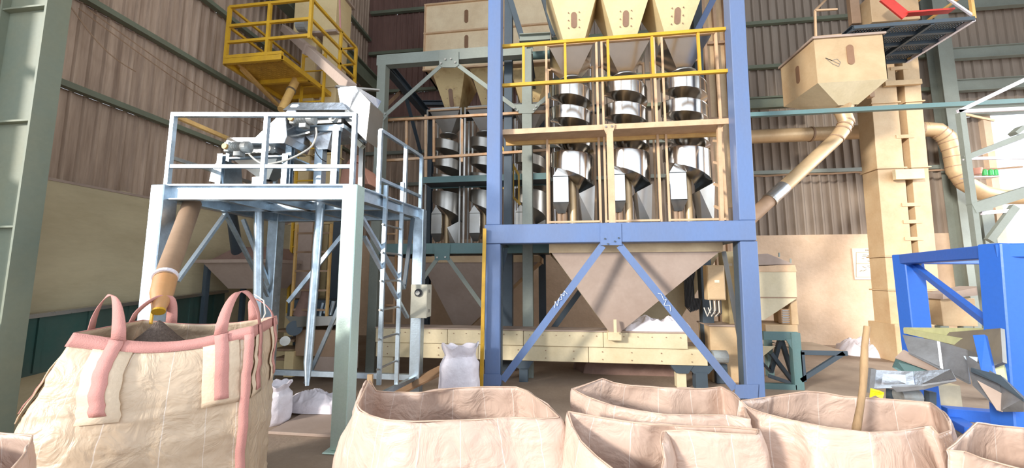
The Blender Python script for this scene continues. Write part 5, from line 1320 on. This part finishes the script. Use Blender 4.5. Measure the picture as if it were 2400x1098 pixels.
sheet('blue_bracket', [(2280, 786, 3.15), (2308, 785, 3.1), (2330, 880, 3.0), (2300, 872, 3.05)], .03, 'blue2')
sheet('panel', [(2318, 800, 3.25), (2345, 800, 3.2), (2358, 898, 3.1), (2325, 870, 3.15)], .02, 'lime')
sheet('spring_plate', [(2258, 835, 3.25), (2292, 838, 3.2), (2290, 852, 3.2), (2270, 852, 3.22)], .02, 'galv')
sheet('yellow_tag', [(2040, 915, 3.4), (2060, 920, 3.38), (2072, 925, 3.38), (2068, 937, 3.38), (2052, 928, 3.4), (2038, 933, 3.4)], .015, 'yplastic')
for u, v in ((2090, 925), (2135, 925), (2180, 930)): make('support_post', M().bar(P(u, v - 12, Y=3.7), P(u, v + 60, Y=3.7), .05, .05), 'dgrey', t)
make('motor', M().tube([P(2105, 928, Y=3.6), P(2150, 930, Y=3.6)], .06, 16), 'motor', t)
# machines glimpsed behind the stand
t = thing('feed_table', 'low cream sheet bench behind the bright blue stand', 'bench', (P(2255, 750, Y=6.3).x, 6.3, 0))
cab(t, 2212, 700, 2285, 765, 6.3, .5, 'cream_rust', 'body'); sheet('cover_sheet', [(2210, 690, 6.2), (2300, 672, 6.2), (2300, 692, 6.2), (2210, 702, 6.2)], .3, 'dustbrown')
cab(t, 2215, 765, 2225, 850, 6.3, .1, 'grey', 'leg'); cab(t, 2270, 765, 2282, 850, 6.3, .1, 'grey', 'leg')
t = thing('support_column', 'cream I-section post seen under the vibrating screen', 'post', (P(2220, 950, Y=4.9).x, 4.9, 0))
make('post', M().box(*q8(2205, 905, 2250, 975, 4.95, .15)), 'cream_green', t); make('flange', M().box(*q8(2180, 905, 2198, 985, 4.9, .1)), 'grey', t)

# thin wires strung along the left wall
for i, (a, b, lb) in enumerate((((165, 15), (318, 168), 'shortest and palest of three'), ((205, 20), (640, 300), 'upper of the two long ones'), ((185, 20), (640, 322), 'lower of the two long ones'))):
    A_, B_ = P(*a, X=XL + .12), P(*b, X=XL + .12)
    pts = [A_.lerp(B_, k / 16) - Vector((0, 0, .10 * math.sin(math.pi * k / 16))) for k in range(17)]
    single('wall_wire', M().tube(pts, .007, 5), 'duct', 'thin brown wire slanting down the left wall cladding, ' + lb, 'wire', smooth=True)

#SECTION bags
def catmull(pts, n_total):
    """closed Catmull-Rom resampled by arc length; items are Vectors"""
    out = []; n = len(pts)
    for i in range(n):
        p0, p1, p2, p3 = pts[i - 1], pts[i], pts[(i + 1) % n], pts[(i + 2) % n]
        for k in range(24):
            s = k / 24
            # mild tension keeps the folded corners crisp
            c = .5 * ((2 * p1) + (p2 - p0) * s + (2 * p0 - 5 * p1 + 4 * p2 - p3) * s * s + (3 * p1 - p0 - 3 * p2 + p3) * s ** 3)
            l = p1.lerp(p2, s); out.append(c.lerp(l, .85))
    L = [0]
    for a, b in zip(out, out[1:] + out[:1]): L.append(L[-1] + (b - a).length)
    res = []; tot = L[-1]; j = 0
    for k in range(n_total):
        d = tot * k / n_total
        while L[j + 1] < d: j += 1
        f = (d - L[j]) / max(1e-9, L[j + 1] - L[j]); res.append(out[j].lerp(out[(j + 1) % len(out)], f))
    return res, tot
def bag(label, rim, seed, mt='bag', base=None, base_scale=.86, bulge=.05, wr=1.0, n=220, L2=46, floor_z=.0, fill=None, tall=None):
    """open woven bulk bag: rim is a closed list of world points"""
    R_, tot = catmull([Vector(p) for p in rim], n)
    cx = sum(p.x for p in R_) / n; cy = sum(p.y for p in R_) / n
    rnd = random.Random(int(seed * 10)); pl_ = []
    for k in range(15): pl_.append((rnd.random(), rnd.choice((-1, 1, 1)) * rnd.uniform(.03, .075), rnd.uniform(.022, .06), rnd.uniform(-.12, .12), rnd.uniform(.45, .95), rnd.uniform(.25, .6)))
    def pleat(u, f):
        d = 0
        for u0, dep_, wd, sl, fc, fr_ in pl_:
            x = abs((u - u0 - sl * (1 - f) + .5) % 1 - .5) / wd
            if x < 1: d += dep_ * (1 - x) * max(0, 1 - abs(f - fc) / fr_)
        return d
    me = bpy.data.meshes.new('bulk_bag'); vs = []; fs = []
    for j in range(L2 + 1):
        f = j / L2                       # 0 floor, 1 rim
        for i, p in enumerate(R_):
            ang = math.tau * i / n
            bx = cx + (p.x - cx) * base_scale; by = cy + (p.y - cy) * base_scale
            g = f ** .8
            x = bx + (p.x - bx) * g; y = by + (p.y - by) * g; z = floor_z + (p.z - floor_z) * f
            dx, dy = p.x - cx, p.y - cy; dl = math.hypot(dx, dy) or 1; dx /= dl; dy /= dl
            b = bulge * math.sin(math.pi * min(1, f * 1.02)) ** .8
            q = Vector((x * 2.3, y * 2.3, z * 2.0 + seed))
            q2 = Vector((x * 6 + seed, y * 6, z * 4.0))
            vd = noise.voronoi(Vector((q.x * 1.15, q.y * 1.15, q.z * .9)))[0]; vd2 = noise.voronoi(Vector((q.x * 3.1, q.y * 3.1, q.z * 2.2)))[0]
            fac = min(.6, vd[1] - vd[0]) * .085 + min(.5, vd2[1] - vd2[0]) * .014 - .02
            rid = (1 - abs(noise.noise(q)) * 2.2); rid2 = (1 - abs(noise.noise(q2)) * 2.2)
            w_ = wr * (pleat(i / n, f) + fac + .022 * max(-.6, rid) + .006 * rid2 + .006 * noise.noise(Vector((x * 3, y * 3, z * 16 + seed)))) * (.35 + .65 * math.sin(math.pi * min(1, f + .12)) if f < .88 else .45)
            if f > .985: w_ *= .5
            vs.append((x + dx * (b + w_), y + dy * (b + w_), z + (.006 * noise.noise(q2 * 1.5) if f > .9 else 0)))
    for j in range(L2):
        for i in range(n): fs.append((j * n + i, j * n + (i + 1) % n, (j + 1) * n + (i + 1) % n, (j + 1) * n + i))
    fs.append(tuple(reversed(range(n))))
    off = Vector((cx, cy, floor_z))
    me.from_pydata([tuple(Vector(v) - off) for v in vs], [], fs)
    uv = me.uv_layers.new(name='UVMap')
    for poly in me.polygons:
        for li in poly.loop_indices:
            vi = me.loops[li].vertex_index; j, i = divmod(vi, n); u = i / n * tot
            if poly.index < L2 * n and i == 0 and (poly.index % n) == n - 1: u = tot
            uv.data[li].uv = (u, j / L2)
    me.materials.append(MT[mt])
    for p in me.polygons: p.use_smooth = True
    o = bpy.data.objects.new('bulk_bag', me); COL.objects.link(o); o.location = off
    s = o.modifiers.new('solid', 'SOLIDIFY'); s.thickness = .006; s.offset = 1
    hem = M().tube(R_ + [R_[0]], .0035, 6, cap=False)
    make('rim_hem', hem, 'hem', o, smooth=True)
    tag(o, label, 'bag')
    return o, R_
def RP(lst): return [P(u, v, Z=z) for u, v, z in lst]
ZR = .95
bag('open beige woven bulk bag left of centre, standing in front of the white sack', RP([
    (905, 985, ZR), (970, 989, ZR), (1032, 987, ZR), (1110, 985, ZR), (1194, 979, ZR), (1270, 982, ZR), (1310, 979, ZR),
    (1290, 960, ZR), (1262, 938, ZR), (1235, 918, ZR), (1210, 908, ZR), (1149, 907, ZR), (1062, 911, ZR), (985, 921, ZR), (915, 920, ZR),
    (882, 917, ZR), (866, 892, 1.02), (850, 925, 1.0), (838, 950, .97), (846, 962, .95), (868, 975, .95)]), 1.3, base_scale=.9)
bag('open beige woven bulk bag half hidden behind the front centre bag, under the big hopper', RP([
    (1345, 914, ZR), (1375, 930, ZR), (1434, 951, ZR), (1486, 962, ZR), (1554, 972, ZR), (1640, 974, ZR), (1710, 974, ZR), (1757, 984, ZR),
    (1748, 965, ZR), (1735, 942, ZR), (1712, 920, ZR), (1689, 908, ZR), (1650, 912, ZR), (1591, 911, ZR), (1540, 909, ZR), (1482, 905, ZR), (1440, 898, .96), (1412, 888, .99), (1375, 902, .97)]), 4.2, base_scale=.9)
bag('open beige woven bulk bag with a deeply folded front edge, front centre right', RP([
    (1333, 966, .97), (1342, 1000, .93), (1362, 1035, .9), (1400, 1072, .87), (1450, 1110, .84), (1500, 1135, .82), (1545, 1120, .84), (1556, 1075, .88), (1548, 1035, .92), (1552, 1012, .94),
    (1600, 1009, ZR), (1680, 1016, ZR), (1770, 1020, ZR), (1776, 1008, ZR), (1700, 1001, ZR), (1620, 1000, ZR), (1560, 997, ZR), (1525, 996, ZR), (1470, 989, ZR), (1400, 978, .955)]), 7.7, base_scale=.92)
bag('large open beige woven bulk bag holding the bamboo stick, right of centre', RP([
    (1737, 940, .98), (1752, 955, .95), (1785, 968, ZR), (1850, 985, ZR), (1940, 1003, ZR), (2039, 1015, ZR), (2110, 1012, ZR), (2165, 1003, ZR), (2182, 1000, .96),
    (2200, 1020, .93), (2228, 1010, .93), (2222, 990, .95), (2209, 969, .95), (2182, 945, ZR), (2100, 938, ZR), (1979, 930, ZR), (1935, 922, .96), (1890, 918, .97), (1850, 924, .96), (1815, 929, .95), (1770, 936, .96)]), 11.4, base_scale=.9)
bag('open beige woven bulk bag at the bottom right corner with a peaked rear edge', RP([
    (2219, 1056, ZR), (2262, 1060, ZR), (2300, 1075, ZR), (2360, 1092, ZR), (2440, 1112, ZR), (2500, 1090, ZR), (2480, 1030, ZR), (2420, 1008, ZR), (2394, 1004, .96), (2350, 1000, .96), (2324, 997, .97), (2290, 992, .99), (2262, 1018, .97), (2240, 1040, .96)]), 15.9, base_scale=.92)
bag('open beige bulk bag corner at the bottom left edge of the photo', RP([
    (-150, 1010, .93), (-60, 1010, .93), (10, 1017, .93), (76, 1022, .93), (60, 1060, .92), (20, 1110, .9), (-80, 1160, .9), (-180, 1120, .9)]), 19.2, base_scale=.94)
# bamboo stick standing in the large bag
a = P(2010, 1005, Y=2.1); b = P(2034, 766, Y=2.2)
d_ = b - a; a0 = a - d_ * (a.z / d_.z) * .93
stick = []
for k in range(15):
    f = k / 14; p = lerp(a0, b, f); stick.append(p + Vector((.006 * math.sin(k * 1.3), 0, 0)))
st = single('bamboo_stick', M().tube(stick, [.0165 - .003 * k / 14 + .0025 * ((k * 7) % 3 == 0) for k in range(15)], 10), 'wood', 'weathered bamboo stick standing upright in the large beige bag', 'stick', smooth=True)
# wooden stake in the left bag corner
a = P(866, 960, Z=.75); b = P(868, 878, Y=a.y + .1)
single('wooden_stake', M().bar(Vector((b.x, b.y, .02)), b, .035, .02), 'wood', 'brown wooden stake poking out of the left corner of the left-of-centre open bag', 'stake')
single('yellow_floor_bar', M().bar(P(1270, 1058, Z=.05), P(1330, 1070, Z=.05), .05, .04), 'yellow', 'yellow bar on the floor between the two centre bags', 'bar')

# ------------------------------------------------------------------ the full bag
t = thing('bulk_bag', 'full cream bulk bag with pink hem and pink lifting loops under the filling spout', 'bag', (-2.35, 2.35, 0))
ZB = 1.27
fl = P(178, 782, Z=ZB); fr = P(592, 766, Z=ZB)
side = (fr - fl).normalized(); back = Vector((-side.y, side.x, 0)); wdt = (fr - fl).length; dep = wdt * .82
bl = fl + back * dep; brr = fr + back * dep
NB = 200; LB = 60
def ringpt(f, i):
    """full bag body: f height fraction, i around"""
    a = i / NB * 4; k = int(a) % 4; s = a - int(a)
    C = [fl, fr, brr, bl]; p = C[k].lerp(C[(k + 1) % 4], s)
    c = (fl + brr) / 2
    d = p - c; d.z = 0
    # corners round off with depth of belly
    r = d.length; dn = d.normalized()
    half = wdt / 2
    gs = max(-1, min(1, dn.dot(side)))
    round_r = half * (1.22 + .78 * max(0, -gs) - .1 * max(0, gs))
    mixk = 1 - abs(max(0, f - .35) / .65) ** 1.7 if f > .35 else 1 - .4 * ((.35 - f) / .35) ** 2
    target = round_r if r < round_r else r * .93 + round_r * .07
    mm = mixk * (.85 if gs < 0 else .85 - .45 * gs)
    r2 = r * (1 - mm) + target * mm
    q = Vector((p.x * 2.5, p.y * 2.5, f * 9))
    fold = .010 * (1 - abs(noise.noise(Vector((p.x * 2, p.y * 2, f * 22)))) * 2) * (1 if f < .97 else .3)
    fold += .018 * noise.noise(q)
    r2 += fold
    edge_dip = 0
    if k == 0: edge_dip = -.075 * math.sin(math.pi * s) ** 1.2
    if k == 2: edge_dip = -.05 * math.sin(math.pi * s)
    z = f * (ZB + edge_dip * max(0, (f - .6) / .4))
    return Vector((c.x + dn.x * r2, c.y + dn.y * r2, z))
me = bpy.data.meshes.new('bag_body'); vs = []; fs = []
off = Vector(t.location)
for j in range(LB + 1):
    for i in range(NB): vs.append(ringpt(j / LB, i) - off)
for j in range(LB):
    for i in range(NB): fs.append((j * NB + i, j * NB + (i + 1) % NB, (j + 1) * NB + (i + 1) % NB, (j + 1) * NB + i))
fs.append(tuple(reversed(range(NB))))
me.from_pydata([tuple(v) for v in vs], [], fs); uv = me.uv_layers.new(name='UVMap')
for poly in me.polygons:
    for li in poly.loop_indices:
        vi = me.loops[li].vertex_index; j, i = divmod(vi, NB); u = i / NB * wdt * 4
        if i == 0 and poly.index % NB == NB - 1: u = wdt * 4
        uv.data[li].uv = (u + .03, j / LB)
for p in me.polygons: p.use_smooth = True
me.materials.append(MT['bag_full']); o = bpy.data.objects.new('bag_body', me); COL.objects.link(o); o.parent = t
so = o.modifiers.new('solid', 'SOLIDIFY'); so.thickness = .006; so.offset = -1
cen = (fl + brr) / 2
def onbag(i, f, lift=.006):
    p = ringpt(f, i); d = p - cen; d.z = 0; return p + d.normalized() * lift
def strip(name, path, mt, wlo=None):
    """path: list of (left, right) world points, thick strip following the surface"""
    m = M(); n = len(path); vs = []
    for a, b in path:
        vs += [a, b]
    m.add(vs, [(2 * i, 2 * i + 1, 2 * i + 3, 2 * i + 2) for i in range(n - 1)])
    o = make(name, m, mt, t, smooth=True); s = o.modifiers.new('solid', 'SOLIDIFY'); s.thickness = .005; s.offset = 0
    return o
# pink hem band right round the mouth
strip('hem_band', [(onbag(i % NB, .945, .007), onbag(i % NB, 1.003, .005)) for i in range(NB + 1)], 'pink')
strip('corner_seam', [(onbag(47, f, .014), onbag(50, f, .014)) for f in [k / 30 for k in range(0, 30)]], 'pink')
# webbing patches and loops : four corners
def loop(i0, i1, hgt, lean_, kind=0):
    def run(ic, f0):
        return wpath(ic, f0, 1, 14, .036, .022)
    def wpath(ic, f0, f1, n_, hw, lift):
        o_ = []
        for k in range(n_ + 1):
            f = f0 + (f1 - f0) * k / n_
            sh = (1 - f) * (13 if ic < 25 else 2 if ic < 50 else 0)
            c_ = ic + sh; j0 = int(math.floor(c_)); w1 = c_ - j0
            ce_ = onbag(j0 % NB, f, lift).lerp(onbag((j0 + 1) % NB, f, lift), w1)
            tg = (onbag((j0 + 2) % NB, f, lift) - onbag((j0 - 2) % NB, f, lift)).normalized()
            o_.append((ce_ - tg * hw, ce_ + tg * hw))
        return o_
    for ic in (i0, i1):
        strip('webbing', run(ic, .66), 'pink')
        strip('patch', wpath(ic, .63, .95, 12, .095, .013), 'patch')
    A = onbag(i0, 1.0, .012); B = onbag(i1, 1.0, .012); path = []
    ax = (onbag((i0 + 2) % NB, 1.0, .012) - onbag((i0 - 2) % NB, 1.0, .012)) / 2; bx = (onbag((i1 + 2) % NB, 1.0, .012) - onbag((i1 - 2) % NB, 1.0, .012)) / 2
    for k in range(25):
        s = k / 24; c = A.lerp(B, s); ang = math.pi * s
        p = c + Vector((0, 0, hgt * math.sin(ang) ** .6)) + Vector(lean_) * math.sin(ang); w_ = ax.lerp(bx, s)
        if w_.length < .012: w_ = w_.normalized() * .02 if w_.length > 1e-6 else Vector((.02, 0, 0))
        path.append((p - w_, p + w_))
    strip('lifting_loop', path, 'pink')
loop(12, 189, .24, (.02, .0, 0))       # front left
loop(40, 60, .25, (-.02, .0, 0))       # front right
loop(90, 110, .16, (-.1, 0, 0))       # rear right
loop(140, 160, .2, (.04, .05, 0))     # rear left
# heap of dark seed inside
m = M(); n = 60; rr_ = 26
def heapz(r): return ZB - .30 + .26 * math.exp(-(r / .17) ** 1.3) + .05 * math.exp(-(r / .5) ** 2)
hc = Vector((c.x, c.y, 0)); spout = P(372, 768, Y=2.5); hc = Vector((spout.x, spout.y, 0))
vs = [Vector((hc.x, hc.y, heapz(0)))]
for j in range(1, rr_ + 1):
    for i in range(n):
        a = math.tau * i / n; dirv = Vector((math.cos(a), math.sin(a), 0))
        # limit to bag interior
        lim = 9
        for (p, q) in ((fl, fr), (fr, brr), (brr, bl), (bl, fl)):
            e = q - p; nrm = Vector((e.y, -e.x, 0)).normalized(); dd = dirv.dot(nrm)
            if dd > 1e-6: lim = min(lim, ((Vector((p.x, p.y, 0)) - hc).dot(nrm)) / dd)
        r = max(.02, min(lim * .97, 1.2)) * (j / rr_) ** 1.3
        vs.append(Vector((hc.x + dirv.x * r, hc.y + dirv.y * r, heapz(r) + .004 * noise.noise(Vector((r * 30, a * 9, 0))))))
fs = [(0, 1 + i, 1 + (i + 1) % n) for i in range(n)]
for j in range(rr_ - 1):
    for i in range(n): fs.append((1 + j * n + i, 1 + (j + 1) * n + i, 1 + (j + 1) * n + (i + 1) % n, 1 + j * n + (i + 1) % n))
m.add(vs, fs)
single('seed_heap', m, 'grain', 'cone of dark brown seed piled inside the full bag below the spout', 'seed', kind='stuff', smooth=True)
# thin strings at the right loop
make('loose_string', M().tube([P(596, 690, Y=2.25), P(618, 705, Y=2.25), P(622, 735, Y=2.25), P(614, 752, Y=2.25)], .004, 6), 'whitecable', t, smooth=True)
